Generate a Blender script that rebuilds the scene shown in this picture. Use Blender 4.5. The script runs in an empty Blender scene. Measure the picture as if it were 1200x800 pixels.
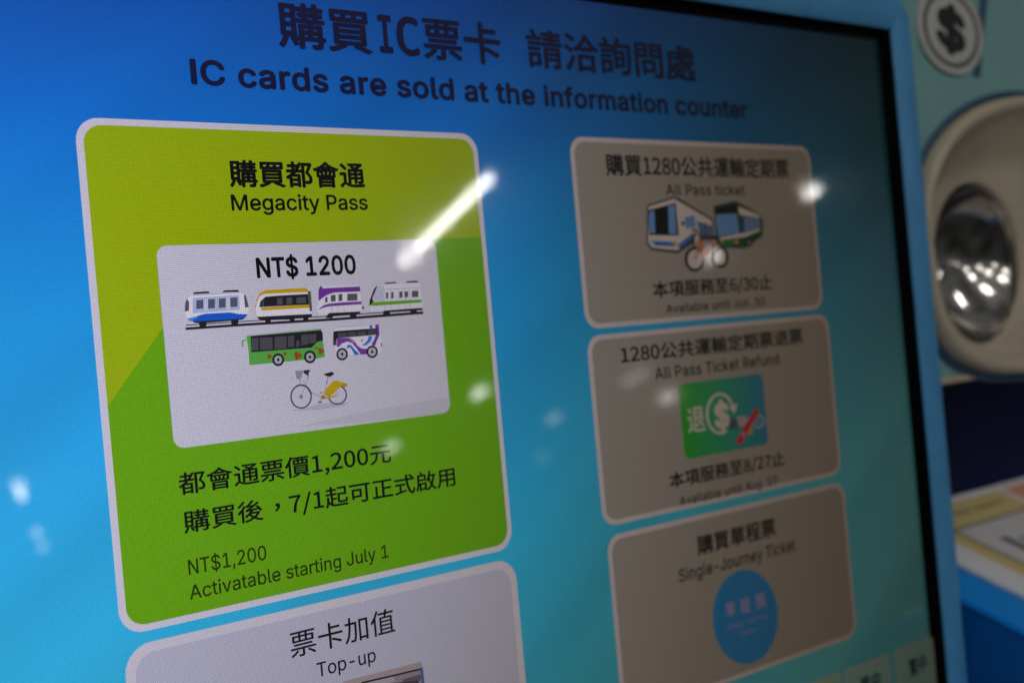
import bpy, bmesh, math
from mathutils import Vector, Matrix
from mathutils.geometry import tessellate_polygon

# ------------------------------------------------------------------ scene set-up
scene = bpy.context.scene
COL = scene.collection
R = math.radians
TILT = R(20.0)                              # the machine's front leans back
SCREEN_AT = Vector((0.0, 0.0, 1.30))        # a point of the display surface, 1.3 m above the floor
ROT = Matrix.Rotation(-TILT, 4, 'X')
FRAME = Matrix.Translation(SCREEN_AT) @ ROT     # x right, y away from the viewer, z up along the display


def world(u, up, away):
    return FRAME @ Vector((u, away, up))


# camera (position and axes in the frame of the display: right, down, away)
CAM = (-0.17791552, -0.00078134, -0.24154804)
FWD = (0.59305173, 0.00260445, 0.80516015)
RGT = (0.80180316, 0.08936721, -0.59086817)
DWN = (-0.07349381, 0.99599534, 0.05091112)


def direction(d):
    return ROT.to_3x3() @ Vector((d[0], d[2], -d[1]))


cam_data = bpy.data.cameras.new('camera')
cam = bpy.data.objects.new('camera', cam_data)
COL.objects.link(cam)
rx, up, bk = direction(RGT), -direction(DWN), -direction(FWD)
m = Matrix((rx, up, bk)).transposed().to_4x4()
m.translation = world(CAM[0], -CAM[1], CAM[2])
cam.matrix_world = m
cam_data.sensor_width = 36.0
cam_data.lens = 1335 / 1200 * 36
cam_data.clip_start = 0.01
cam_data.clip_end = 100
cam_data.dof.use_dof = True
cam_data.dof.focus_distance = 0.256
cam_data.dof.aperture_fstop = 11.0
cam_data.dof.aperture_blades = 0
scene.camera = cam

# surroundings: a dim station hall, lighter overhead than towards the floor
w = bpy.data.worlds.new('World')
scene.world = w
w.use_nodes = True
nt = w.node_tree
bg = nt.nodes['Background']
tc = nt.nodes.new('ShaderNodeTexCoord')
sp = nt.nodes.new('ShaderNodeSeparateXYZ')
nt.links.new(tc.outputs['Generated'], sp.inputs[0])
cr = nt.nodes.new('ShaderNodeValToRGB')
cr.color_ramp.elements[0].position = 0.0
cr.color_ramp.elements[0].color = (0.010, 0.0095, 0.009, 1)
cr.color_ramp.elements[1].position = 1.0
cr.color_ramp.elements[1].color = (0.13, 0.135, 0.135, 1)
e = cr.color_ramp.elements.new(0.55)
e.color = (0.036, 0.038, 0.038, 1)
mr = nt.nodes.new('ShaderNodeMapRange')
mr.inputs[1].default_value = -1
mr.inputs[2].default_value = 1
nt.links.new(sp.outputs[2], mr.inputs[0])
nt.links.new(mr.outputs[0], cr.inputs[0])
nz = nt.nodes.new('ShaderNodeTexNoise')
nz.inputs['Scale'].default_value = 3.0
nz.inputs['Detail'].default_value = 0.5
nt.links.new(tc.outputs['Generated'], nz.inputs['Vector'])
mr2 = nt.nodes.new('ShaderNodeMapRange')
mr2.inputs[1].default_value = 0.35
mr2.inputs[2].default_value = 0.7
mr2.inputs[3].default_value = 0.35
mr2.inputs[4].default_value = 1.7
nt.links.new(nz.outputs[0], mr2.inputs[0])
vm = nt.nodes.new('ShaderNodeVectorMath')
vm.operation = 'SCALE'
nt.links.new(cr.outputs[0], vm.inputs[0])
nt.links.new(mr2.outputs[0], vm.inputs['Scale'])
nt.links.new(vm.outputs[0], bg.inputs['Color'])
bg.inputs['Strength'].default_value = 1.0

scene.view_settings.view_transform = 'Standard'
scene.view_settings.look = 'None'
scene.view_settings.exposure = 0.0
scene.view_settings.gamma = 1.0
scene.render.engine = 'CYCLES'
scene.cycles.max_bounces = 6
scene.cycles.use_denoising = True
scene.cycles.sample_clamp_indirect = 4.0


# ------------------------------------------------------------------ materials
def srgb(r, g, b):
    return tuple(((c / 255) / 12.92 if c / 255 < 0.04045 else ((c / 255 + 0.055) / 1.055) ** 2.4) for c in (r, g, b))


def mat(name, color, rough=0.5, metal=0.0, bump=0.0, scale=200, vary=0.0, coat=0.0, spec=0.5):
    mt = bpy.data.materials.new(name)
    mt.use_nodes = True
    t = mt.node_tree
    p = t.nodes['Principled BSDF']
    p.inputs['Base Color'].default_value = (*color, 1)
    p.inputs['Roughness'].default_value = rough
    p.inputs['Metallic'].default_value = metal
    p.inputs['Specular IOR Level'].default_value = spec
    if coat:
        p.inputs['Coat Weight'].default_value = coat
    if bump or vary:
        c = t.nodes.new('ShaderNodeTexCoord')
        n = t.nodes.new('ShaderNodeTexNoise')
        n.inputs['Scale'].default_value = scale
        n.inputs['Detail'].default_value = 4
        t.links.new(c.outputs['Object'], n.inputs['Vector'])
        if bump:
            b = t.nodes.new('ShaderNodeBump')
            b.inputs['Strength'].default_value = bump
            b.inputs['Distance'].default_value = 0.0004
            t.links.new(n.outputs[0], b.inputs['Height'])
            t.links.new(b.outputs[0], p.inputs['Normal'])
        if vary:
            n2 = t.nodes.new('ShaderNodeTexNoise')
            n2.inputs['Scale'].default_value = scale * 0.12
            n2.inputs['Detail'].default_value = 3
            t.links.new(c.outputs['Object'], n2.inputs['Vector'])
            r = t.nodes.new('ShaderNodeMapRange')
            r.inputs[1].default_value, r.inputs[2].default_value = 0.3, 0.7
            r.inputs[3].default_value, r.inputs[4].default_value = 1 - vary, 1 + vary
            t.links.new(n2.outputs[0], r.inputs[0])
            s = t.nodes.new('ShaderNodeVectorMath')
            s.operation = 'SCALE'
            s.inputs[0].default_value = color
            t.links.new(r.outputs[0], s.inputs['Scale'])
            t.links.new(s.outputs[0], p.inputs['Base Color'])
    return mt


# a liquid crystal panel: it gives its light forwards, less and browner at a slant, through a fine pixel grid
lg = bpy.data.node_groups.new('liquid_crystal', 'ShaderNodeTree')
lg.interface.new_socket('Color', in_out='INPUT', socket_type='NodeSocketColor')
lg.interface.new_socket('Color', in_out='OUTPUT', socket_type='NodeSocketColor')
gi, go = lg.nodes.new('NodeGroupInput'), lg.nodes.new('NodeGroupOutput')
ge = lg.nodes.new('ShaderNodeNewGeometry')
dt = lg.nodes.new('ShaderNodeVectorMath')
dt.operation = 'DOT_PRODUCT'
lg.links.new(ge.outputs['Incoming'], dt.inputs[0])
lg.links.new(ge.outputs['Normal'], dt.inputs[1])
ab = lg.nodes.new('ShaderNodeMath')
ab.operation = 'ABSOLUTE'
lg.links.new(dt.outputs['Value'], ab.inputs[0])
rp = lg.nodes.new('ShaderNodeValToRGB')
stops = [(0.30, (0.03, 0.020, 0.016)), (0.55, (0.078, 0.054, 0.042)), (0.617, (0.118, 0.086, 0.070)), (0.685, (0.165, 0.128, 0.112)), (0.753, (0.225, 0.186, 0.178)),
         (0.8136, (0.300, 0.272, 0.298)), (0.88, (0.395, 0.368, 0.440)), (0.951, (0.490, 0.462, 0.585))]
els = rp.color_ramp.elements
els[0].position, els[0].color = stops[0][0], (*stops[0][1], 1)
els[1].position, els[1].color = stops[-1][0], (*stops[-1][1], 1)
for pos, c in stops[1:-1]:
    q = els.new(pos)
    q.color = (*c, 1)
lg.links.new(ab.outputs[0], rp.inputs[0])
tx = lg.nodes.new('ShaderNodeTexCoord')
sx = lg.nodes.new('ShaderNodeSeparateXYZ')
lg.links.new(tx.outputs['Object'], sx.inputs[0])
PITCH = 0.00042


def lmath(op, a, b=None, c=None):
    n = lg.nodes.new('ShaderNodeMath')
    n.operation = op
    for i, v in enumerate((a, b, c)):
        if v is None:
            continue
        if isinstance(v, (int, float)):
            n.inputs[i].default_value = v
        else:
            lg.links.new(v, n.inputs[i])
    return n.outputs[0]


gz = lmath('SINE', lmath('MULTIPLY', sx.outputs[2], 2 * math.pi / PITCH))
gn = lg.nodes.new('ShaderNodeTexNoise')
gn.inputs['Scale'].default_value = 2600
gn.inputs['Detail'].default_value = 1
lg.links.new(tx.outputs['Object'], gn.inputs['Vector'])
base = lmath('MULTIPLY_ADD', gn.outputs[0], 0.26, 0.87)
grid = lg.nodes.new('ShaderNodeCombineXYZ')
for ci, ph in enumerate((-0.9, 0.0, 0.9)):        # red, green and blue stripes side by side in every pixel
    gx = lmath('SINE', lmath('MULTIPLY_ADD', sx.outputs[0], 2 * math.pi / PITCH, ph))
    lg.links.new(lmath('MULTIPLY_ADD', lmath('ADD', gx, gz), 0.19, base), grid.inputs[ci])
ml = lg.nodes.new('ShaderNodeVectorMath')
ml.operation = 'MULTIPLY'
lg.links.new(gi.outputs[0], ml.inputs[0])
lg.links.new(rp.outputs[0], ml.inputs[1])
sc = lg.nodes.new('ShaderNodeVectorMath')
sc.operation = 'MULTIPLY'
lg.links.new(ml.outputs[0], sc.inputs[0])
lg.links.new(grid.outputs[0], sc.inputs[1])
lg.links.new(sc.outputs[0], go.inputs[0])

_lcd = {}


def lcd(color, name=None):
    """glossy display surface that shows the given content colour"""
    key = tuple(round(c, 4) for c in color)
    if name is None and key in _lcd:
        return _lcd[key]
    mt = bpy.data.materials.new(name or 'display_colour')
    mt.use_nodes = True
    t = mt.node_tree
    p = t.nodes['Principled BSDF']
    p.inputs['Base Color'].default_value = (0.006, 0.006, 0.006, 1)
    p.inputs['Roughness'].default_value = 0.035
    p.inputs['IOR'].default_value = 1.5
    p.inputs['Coat Weight'].default_value = 0.13
    p.inputs['Coat Roughness'].default_value = 0.13
    tcs = t.nodes.new('ShaderNodeTexCoord')
    sm = t.nodes.new('ShaderNodeTexNoise')          # finger smears
    sm.inputs['Scale'].default_value = 38
    sm.inputs['Detail'].default_value = 5
    sm.inputs['Distortion'].default_value = 1.2
    t.links.new(tcs.outputs['Object'], sm.inputs['Vector'])
    smr = t.nodes.new('ShaderNodeMapRange')
    smr.inputs[1].default_value, smr.inputs[2].default_value = 0.42, 0.72
    smr.inputs[3].default_value, smr.inputs[4].default_value = 0.022, 0.085
    t.links.new(sm.outputs[0], smr.inputs[0])
    t.links.new(smr.outputs[0], p.inputs['Roughness'])
    p.inputs['Emission Strength'].default_value = 1.0
    g = t.nodes.new('ShaderNodeGroup')
    g.node_tree = lg
    g.name = 'crystal'
    g.inputs[0].default_value = (*color, 1)
    t.links.new(g.outputs[0], p.inputs['Emission Color'])
    if name is None:
        _lcd[key] = mt
    return mt


def white(s):
    return (s, s, s)


BLACK = (0.006, 0.006, 0.008)

# ------------------------------------------------------------------ things and parts
BASE = {}


def thing(name, label, cat, base, group=None):
    o = bpy.data.objects.new(name, None)
    COL.objects.link(o)
    o.empty_display_size = 0.05
    o.matrix_world = Matrix.Translation(world(base[0], base[2], base[1])) @ ROT
    o['label'], o['category'] = label, cat
    if group:
        o['group'] = group
    BASE[o.name] = Vector(base)
    return o


def root(o):
    while o.parent:
        o = o.parent
    return o


def part(name, bm, mats, parent, label=None, smooth=False):
    """links the bmesh (display frame coordinates) as ONE mesh under its parent"""
    b = BASE[root(parent).name]
    bmesh.ops.translate(bm, verts=bm.verts, vec=-b)
    me = bpy.data.meshes.new(name)
    bm.to_mesh(me)
    bm.free()
    for q in (mats if isinstance(mats, (list, tuple)) else [mats]):
        me.materials.append(q)
    if smooth:
        for f in me.polygons:
            f.use_smooth = True
    o = bpy.data.objects.new(name, me)
    COL.objects.link(o)
    o.parent = parent
    if label:
        o['label'] = label
    return o


# where a point of the front, measured on the reference, lies on a plane `away` behind the display surface (metres)
def plan(x, y, away=0.0):
    a, b = (x - 600) / 1335, (y - 400) / 1335
    d = [FWD[i] + a * RGT[i] + b * DWN[i] for i in range(3)]
    t = (away - CAM[2]) / d[2]
    return CAM[0] + d[0] * t, -(CAM[1] + d[1] * t)


STEP = 0.00006          # one printed layer over another


def layer(k):
    return -STEP * k


def face(bm, pts, y, mi=0):
    """flat polygon facing the viewer"""
    a = sum(pts[i][0] * pts[(i + 1) % len(pts)][1] - pts[(i + 1) % len(pts)][0] * pts[i][1] for i in range(len(pts)))
    if a < 0:
        pts = pts[::-1]
    f = bm.faces.new([bm.verts.new((p[0], y, p[1])) for p in pts])
    f.material_index = mi
    return f


def rrect(u0, u1, v0, v1, r, n=7):
    out = []
    for cx, cy, a0 in ((u1 - r, v1 - r, 0), (u0 + r, v1 - r, 90), (u0 + r, v0 + r, 180), (u1 - r, v0 + r, 270)):
        for i in range(n + 1):
            a = R(a0 + 90 * i / n)
            out.append((cx + r * math.cos(a), cy + r * math.sin(a)))
    return out


def ell(cx, cy, rx, ry, n=28, a0=0, a1=360):
    return [(cx + rx * math.cos(R(a0 + (a1 - a0) * i / n)), cy + ry * math.sin(R(a0 + (a1 - a0) * i / n))) for i in range(n if a1 - a0 == 360 else n + 1)]


def box_of(tl, tr, br, bl):
    p = [plan(*q) for q in (tl, tr, br, bl)]
    return ((p[0][0] + p[3][0]) / 2, (p[1][0] + p[2][0]) / 2, (p[3][1] + p[2][1]) / 2, (p[0][1] + p[1][1]) / 2)


# ------------------------------------------------------------------ lettering
GLYPHS = {
    'cjk': {
        44: (278, [[75, -190, 136, -155, 182, -107, 211, -49, 221, 19, 216, 64, 201, 98, 176, 119, 144, 126, 96, 109, 75, 62, 95, 15, 142, -2, 153, -1, 146, -44, 126, -81, 95, -112, 53, -136]]),
        47: (392, [[11, -179, 78, -179, 377, 794, 311, 794]]),
        48: (555, [[278, -13, 343, -2, 399, 29, 444, 82, 478, 156, 499, 252, 506, 369, 499, 485, 478, 580, 444, 653, 399, 705, 343, 736, 278, 746, 213, 736, 157, 705, 112, 653, 78, 580, 57, 485, 50, 369, 57, 252, 78, 156, 112, 82, 157, 29, 213, -2], [278, 61, 221, 79, 177, 134, 148, 230, 138, 369, 148, 507, 177, 602, 221, 657, 278, 674, 335, 657, 379, 602, 408, 507, 418, 369, 408, 230, 379, 134, 335, 79]]),
        49: (555, [[88, 0, 490, 0, 490, 76, 343, 76, 343, 733, 273, 733, 206, 703, 121, 681, 121, 623, 252, 623, 252, 76, 88, 76]]),
        50: (555, [[44, 0, 505, 0, 505, 79, 302, 79, 182, 72, 300, 192, 391, 308, 449, 420, 470, 531, 455, 620, 412, 687, 345, 731, 256, 746, 191, 739, 135, 717, 86, 683, 40, 639, 93, 587, 162, 648, 245, 672, 305, 661, 347, 631, 372, 585, 380, 527, 360, 428, 298, 319, 194, 195, 44, 54]]),
        51: (555, [[263, -13, 355, 1, 430, 42, 481, 108, 499, 196, 487, 265, 454, 319, 405, 358, 344, 382, 344, 387, 397, 413, 438, 452, 465, 502, 474, 563, 458, 641, 414, 698, 346, 734, 260, 746, 147, 721, 56, 659, 105, 601, 175, 652, 257, 672, 309, 664, 348, 640, 373, 604, 381, 556, 371, 501, 337, 456, 274, 427, 178, 416, 178, 346, 285, 336, 356, 306, 394, 260, 406, 199, 395, 142, 365, 100, 317, 72, 257, 63, 200, 70, 152, 89, 111, 115, 76, 147, 29, 88, 70, 50, 121, 18, 185, -5]]),
        54: (555, [[301, -13, 382, 4, 449, 53, 495, 128, 512, 225, 498, 326, 457, 398, 392, 441, 308, 455, 221, 432, 142, 367, 150, 468, 170, 547, 200, 604, 238, 643, 282, 664, 331, 671, 395, 656, 447, 615, 499, 671, 426, 725, 327, 746, 258, 737, 194, 707, 138, 656, 95, 580, 66, 479, 56, 350, 64, 239, 88, 148, 126, 78, 175, 27, 234, -3], [144, 294, 220, 366, 293, 387, 351, 376, 392, 343, 417, 292, 425, 225, 416, 157, 389, 105, 350, 71, 301, 59, 239, 74, 192, 120, 160, 193]]),
        55: (555, [[198, 0, 293, 0, 308, 196, 341, 364, 404, 520, 508, 678, 508, 733, 49, 733, 49, 655, 405, 655, 314, 507, 252, 357, 216, 192]]),
        56: (555, [[280, -13, 374, 2, 446, 42, 493, 102, 509, 176, 499, 244, 472, 297, 432, 338, 386, 369, 386, 374, 419, 405, 451, 446, 474, 496, 483, 551, 469, 629, 429, 690, 366, 730, 282, 744, 203, 731, 139, 693, 96, 634, 81, 558, 89, 504, 111, 459, 142, 420, 180, 389, 180, 385, 131, 352, 88, 307, 58, 250, 46, 182, 63, 104, 112, 42, 186, 2], [330, 398, 267, 425, 214, 458, 178, 501, 164, 558, 173, 607, 197, 644, 234, 668, 281, 676, 333, 666, 372, 639, 397, 597, 405, 546, 386, 468], [281, 55, 220, 65, 171, 93, 139, 136, 127, 190, 135, 240, 155, 285, 187, 324, 228, 356, 302, 325, 364, 289, 406, 243, 422, 179, 412, 129, 383, 90, 339, 64]]),
        20013: (1000, [[458, 840, 458, 661, 96, 661, 96, 186, 171, 186, 171, 248, 458, 248, 458, -79, 537, -79, 537, 248, 825, 248, 825, 191, 902, 191, 902, 661, 537, 661, 537, 840], [171, 322, 171, 588, 458, 588, 458, 322], [825, 322, 537, 322, 537, 588, 825, 588]]),
        20540: (1000, [[599, 840, 586, 738, 329, 738, 329, 671, 574, 671, 555, 578, 382, 578, 382, 14, 286, 14, 286, -51, 958, -51, 958, 14, 869, 14, 869, 578, 623, 578, 646, 671, 928, 671, 928, 738, 661, 738, 679, 835], [450, 14, 450, 97, 799, 97, 799, 14], [450, 379, 799, 379, 799, 293, 450, 293], [450, 435, 450, 519, 799, 519, 799, 435], [450, 239, 799, 239, 799, 152, 450, 152], [264, 839, 163, 619, 32, 440, 74, 366, 159, 475, 159, -80, 229, -80, 229, 589, 285, 701, 333, 817]]),
        20729: (1000, [[424, 278, 835, 278, 835, 220, 424, 220], [424, 173, 835, 173, 835, 115, 424, 115], [424, 381, 835, 381, 835, 325, 424, 325], [354, 429, 354, 67, 908, 67, 908, 429], [679, 17, 805, -33, 905, -83, 969, -39, 859, 11, 728, 59], [514, 61, 409, 10, 278, -31, 319, -81, 454, -37, 568, 22], [333, 673, 333, 477, 920, 477, 920, 673, 741, 673, 741, 732, 951, 732, 951, 790, 309, 790, 309, 732, 506, 732, 506, 673], [567, 732, 678, 732, 678, 673, 567, 673], [399, 623, 506, 623, 506, 527, 399, 527], [567, 623, 678, 623, 678, 527, 567, 527], [741, 623, 851, 623, 851, 527, 741, 527], [233, 835, 140, 610, 18, 426, 57, 350, 106, 413, 152, 484, 152, -80, 224, -80, 224, 619, 266, 716, 302, 816]]),
        20803: (1000, [[147, 762, 147, 690, 857, 690, 857, 762], [59, 482, 59, 408, 314, 408, 304, 317, 286, 232, 256, 155, 209, 86, 141, 28, 48, -19, 75, -47, 95, -77, 197, -24, 272, 42, 325, 120, 360, 207, 382, 304, 394, 408, 583, 408, 583, 50, 588, -4, 606, -39, 641, -57, 697, -62, 842, -62, 896, -52, 929, -17, 949, 50, 958, 157, 922, 170, 887, 190, 884, 97, 876, 42, 861, 16, 836, 9, 706, 9, 668, 17, 659, 51, 659, 408, 942, 408, 942, 482]]),
        20844: (1000, [[324, 811, 272, 701, 208, 597, 133, 504, 51, 428, 120, 374, 202, 458, 279, 557, 347, 669, 404, 789], [665, 819, 592, 789, 736, 561, 901, 374, 964, 438, 801, 608], [161, -14, 287, 5, 781, 39, 848, -73, 922, -33, 816, 131, 681, 306, 611, 274, 734, 109, 266, 82, 413, 278, 547, 500, 465, 535, 329, 297, 223, 149, 174, 92, 132, 65]]),
        20849: (1000, [[587, 150, 739, 31, 864, -80, 935, -34, 804, 75, 653, 189], [329, 187, 211, 71, 62, -28, 121, -81, 275, 27, 407, 157], [89, 628, 89, 556, 280, 556, 280, 318, 48, 318, 48, 245, 956, 245, 956, 318, 720, 318, 720, 556, 920, 556, 920, 628, 720, 628, 720, 831, 643, 831, 643, 628, 357, 628, 357, 831, 280, 831, 280, 628], [357, 318, 357, 556, 643, 556, 643, 318]]),
        21152: (1000, [[572, 716, 572, -65, 644, -65, 644, 9, 838, 9, 838, -57, 913, -57, 913, 716], [644, 81, 644, 643, 838, 643, 838, 81], [195, 827, 194, 650, 53, 650, 53, 577, 192, 577, 181, 395, 155, 229, 106, 86, 28, -29, 60, -53, 86, -81, 170, 46, 223, 202, 252, 381, 265, 577, 417, 577, 403, 168, 379, 26, 364, 13, 345, 10, 237, 14, 252, -23, 259, -61, 378, -61, 415, -50, 444, -22, 476, 144, 490, 612, 490, 650, 267, 650, 269, 827]]),
        21209: (1000, [[611, 841, 529, 704, 418, 595, 477, 552, 550, 624, 603, 555, 667, 494, 566, 444, 453, 409, 471, 476, 424, 492, 413, 488, 273, 488, 305, 509, 277, 545, 376, 647, 458, 762, 409, 793, 397, 790, 57, 790, 57, 725, 350, 725, 296, 654, 234, 589, 167, 646, 113, 613, 180, 552, 235, 488, 46, 488, 46, 421, 197, 421, 126, 270, 36, 153, 75, 83, 155, 190, 222, 328, 222, 15, 219, 3, 206, 0, 111, 1, 134, -69, 210, -68, 260, -57, 287, -31, 294, 15, 294, 421, 389, 421, 364, 334, 336, 260, 388, 234, 419, 308, 448, 394, 476, 349, 604, 392, 720, 454, 823, 397, 937, 357, 982, 416, 873, 449, 775, 496, 864, 593, 928, 716, 888, 738, 875, 735, 633, 735, 679, 821], [630, 378, 616, 279, 444, 279, 444, 214, 600, 214, 569, 141, 522, 77, 455, 22, 364, -22, 389, -49, 407, -78, 512, -24, 588, 44, 640, 124, 674, 214, 847, 214, 824, 59, 797, -4, 783, -12, 762, -14, 663, -9, 677, -43, 683, -79, 795, -80, 830, -72, 858, -53, 896, 37, 925, 246, 928, 279, 689, 279, 702, 378], [593, 671, 837, 671, 787, 595, 721, 532, 649, 596]]),
        21345: (1000, [[534, 232, 711, 157, 863, 84, 904, 150, 749, 220, 573, 290], [439, 840, 439, 472, 52, 472, 52, 398, 442, 398, 442, -80, 520, -80, 520, 398, 949, 398, 949, 472, 517, 472, 517, 626, 848, 626, 848, 698, 517, 698, 517, 840]]),
        21487: (1000, [[56, 769, 56, 694, 747, 694, 747, 29, 741, 7, 718, 0, 532, 3, 563, -78, 690, -77, 772, -65, 813, -34, 825, 28, 825, 694, 948, 694, 948, 769], [231, 475, 494, 475, 494, 245, 231, 245], [158, 547, 158, 93, 231, 93, 231, 173, 568, 173, 568, 547]]),
        21839: (1000, [[308, 355, 308, 1, 378, 1, 378, 61, 684, 61, 684, 355], [378, 291, 613, 291, 613, 125, 378, 125], [383, 597, 383, 505, 166, 505, 166, 597], [383, 652, 166, 652, 166, 737, 383, 737], [838, 597, 838, 504, 615, 504, 615, 597], [838, 652, 615, 652, 615, 737, 838, 737], [878, 797, 544, 797, 544, 444, 838, 444, 838, 21, 833, 2, 813, -4, 662, -3, 689, -80, 799, -78, 869, -66, 904, -36, 914, 21, 914, 797], [92, 797, 92, -81, 166, -81, 166, 445, 453, 445, 453, 797]]),
        21855: (1000, [[234, 822, 284, 703, 114, 703, 114, 468, 112, 355, 101, 232, 76, 108, 33, -7, 91, -52, 136, 59, 163, 180, 178, 303, 184, 419, 502, 419, 502, 703, 358, 703, 299, 840], [184, 636, 434, 636, 434, 487, 184, 487], [198, 306, 198, -71, 264, -71, 264, -5, 448, -5, 448, -48, 515, -48, 515, 306], [264, 57, 264, 244, 448, 244, 448, 57], [683, 582, 837, 582, 806, 406, 759, 254, 712, 403, 678, 566], [667, 841, 645, 716, 615, 599, 575, 494, 524, 407, 581, 357, 635, 453, 672, 306, 720, 174, 641, 64, 534, -22, 579, -83, 679, 0, 758, 100, 830, -2, 918, -79, 968, -22, 873, 59, 798, 170, 866, 357, 909, 582, 957, 582, 957, 652, 703, 652, 739, 829]]),
        21934: (1000, [[200, 750, 391, 750, 391, 656, 200, 656], [132, 801, 132, 606, 462, 606, 462, 801], [610, 750, 805, 750, 805, 656, 610, 656], [543, 801, 543, 606, 876, 606, 876, 801], [232, 352, 458, 352, 458, 265, 232, 265], [536, 352, 776, 352, 776, 265, 536, 265], [232, 495, 458, 495, 458, 409, 232, 409], [536, 495, 776, 495, 776, 409, 536, 409], [58, 128, 58, 61, 458, 61, 458, -80, 536, -80, 536, 61, 945, 61, 945, 128, 536, 128, 536, 204, 852, 204, 852, 555, 158, 555, 158, 204, 458, 204, 458, 128]]),
        23450: (1000, [[224, 378, 202, 250, 164, 137, 110, 42, 36, -33, 97, -83, 184, 17, 247, 144, 298, 69, 358, 13, 429, -25, 509, -49, 599, -61, 698, -64, 932, -64, 943, -25, 960, 12, 702, 11, 617, 14, 538, 23, 538, 225, 836, 225, 836, 295, 538, 295, 538, 459, 795, 459, 795, 532, 211, 532, 211, 459, 460, 459, 460, 44, 402, 73, 352, 114, 310, 169, 276, 239, 300, 370], [426, 826, 472, 727, 82, 727, 82, 509, 156, 509, 156, 656, 841, 656, 841, 509, 918, 509, 918, 727, 558, 727, 534, 786, 500, 847]]),
        24335: (1000, [[709, 791, 789, 728, 853, 665, 905, 712, 841, 773, 760, 833], [565, 836, 570, 653, 55, 653, 55, 580, 575, 580, 593, 402, 621, 243, 660, 110, 711, 7, 774, -59, 849, -82, 898, -71, 932, -35, 954, 35, 967, 144, 933, 162, 901, 186, 886, 41, 855, -4, 785, 40, 726, 161, 681, 346, 653, 580, 947, 580, 947, 653, 649, 653, 645, 836], [59, 24, 83, -50, 565, 60, 559, 128, 345, 82, 345, 358, 532, 358, 532, 431, 90, 431, 90, 358, 270, 358, 270, 67]]),
        24460: (1000, [[244, 840, 156, 729, 43, 630, 85, 575, 208, 686, 312, 814], [348, 379, 395, 388, 532, 399, 424, 279, 292, 186, 343, 130, 459, 217, 514, 148, 578, 87, 438, 23, 288, -18, 325, -83, 488, -33, 638, 42, 774, -31, 928, -81, 949, -48, 974, -17, 828, 24, 698, 85, 797, 181, 869, 301, 821, 324, 808, 321, 560, 321, 618, 405, 844, 419, 894, 336, 956, 373, 885, 479, 790, 590, 732, 560, 803, 475, 481, 457, 665, 570, 846, 706, 781, 742, 650, 635, 464, 629, 558, 712, 648, 806, 578, 837, 482, 729, 411, 663, 377, 638, 348, 626, 371, 557, 417, 566, 564, 575, 437, 495, 375, 461, 328, 446], [506, 261, 768, 261, 710, 188, 637, 125, 564, 189], [268, 636, 163, 483, 33, 357, 77, 291, 175, 387, 175, -83, 247, -83, 247, 475, 335, 612]]),
        26371: (1000, [[163, 553, 163, 300, 837, 300, 837, 553], [288, 471, 323, 412, 345, 355, 402, 376, 379, 432, 343, 490], [649, 494, 592, 373, 645, 355, 713, 473], [228, 501, 465, 501, 465, 351, 228, 351], [529, 501, 769, 501, 769, 351, 529, 351], [493, 844, 408, 759, 299, 687, 173, 629, 38, 585, 81, 526, 207, 572, 327, 630, 327, 604, 676, 604, 676, 635, 799, 576, 923, 533, 972, 592, 852, 627, 735, 676, 630, 735, 545, 801, 559, 819], [375, 658, 443, 706, 504, 758, 566, 706, 637, 658], [296, 77, 712, 77, 712, 8, 296, 8], [296, 131, 296, 198, 712, 198, 712, 131], [222, 252, 222, -79, 296, -79, 296, -45, 712, -45, 712, -76, 788, -76, 788, 252]]),
        26381: (1000, [[108, 803, 108, 444, 106, 325, 97, 196, 74, 69, 34, -46, 95, -81, 146, 80, 170, 259, 329, 259, 329, 11, 324, -4, 310, -8, 209, -8, 230, -80, 313, -78, 364, -66, 391, -39, 399, 10, 399, 803], [176, 733, 329, 733, 329, 569, 176, 569], [176, 499, 329, 499, 329, 330, 174, 330, 176, 444], [858, 391, 816, 271, 758, 166, 696, 273, 648, 391], [487, 800, 487, -80, 558, -80, 558, 391, 583, 391, 640, 242, 716, 110, 643, 36, 562, -19, 587, -45, 606, -74, 686, -18, 759, 54, 835, -22, 921, -81, 970, -23, 881, 33, 802, 109, 885, 260, 941, 447, 897, 463, 884, 460, 558, 460, 558, 730, 839, 730, 839, 607, 836, 595, 820, 591, 690, 592, 714, 528, 810, 529, 872, 538, 904, 562, 912, 606, 912, 800]]),
        26399: (1000, [[178, 143, 118, 45, 39, -36, 101, -80, 182, 12, 249, 123], [321, 112, 380, 33, 424, -42, 486, -6, 440, 67, 379, 143], [855, 722, 855, 561, 650, 561, 650, 722], [580, 790, 580, 427, 578, 312, 566, 189, 538, 68, 488, -41, 548, -84, 615, 78, 644, 260, 855, 260, 855, 17, 850, 1, 835, -4, 716, -3, 740, -76, 831, -73, 889, -62, 919, -35, 927, 16, 927, 790], [855, 494, 855, 328, 648, 328, 650, 427, 650, 494], [387, 828, 387, 707, 205, 707, 205, 828, 137, 828, 137, 707, 52, 707, 52, 640, 137, 640, 137, 231, 38, 231, 38, 164, 531, 164, 531, 231, 457, 231, 457, 640, 531, 640, 531, 707, 457, 707, 457, 828], [205, 640, 387, 640, 387, 551, 205, 551], [205, 491, 387, 491, 387, 393, 205, 393], [205, 332, 387, 332, 387, 231, 205, 231]]),
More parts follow.
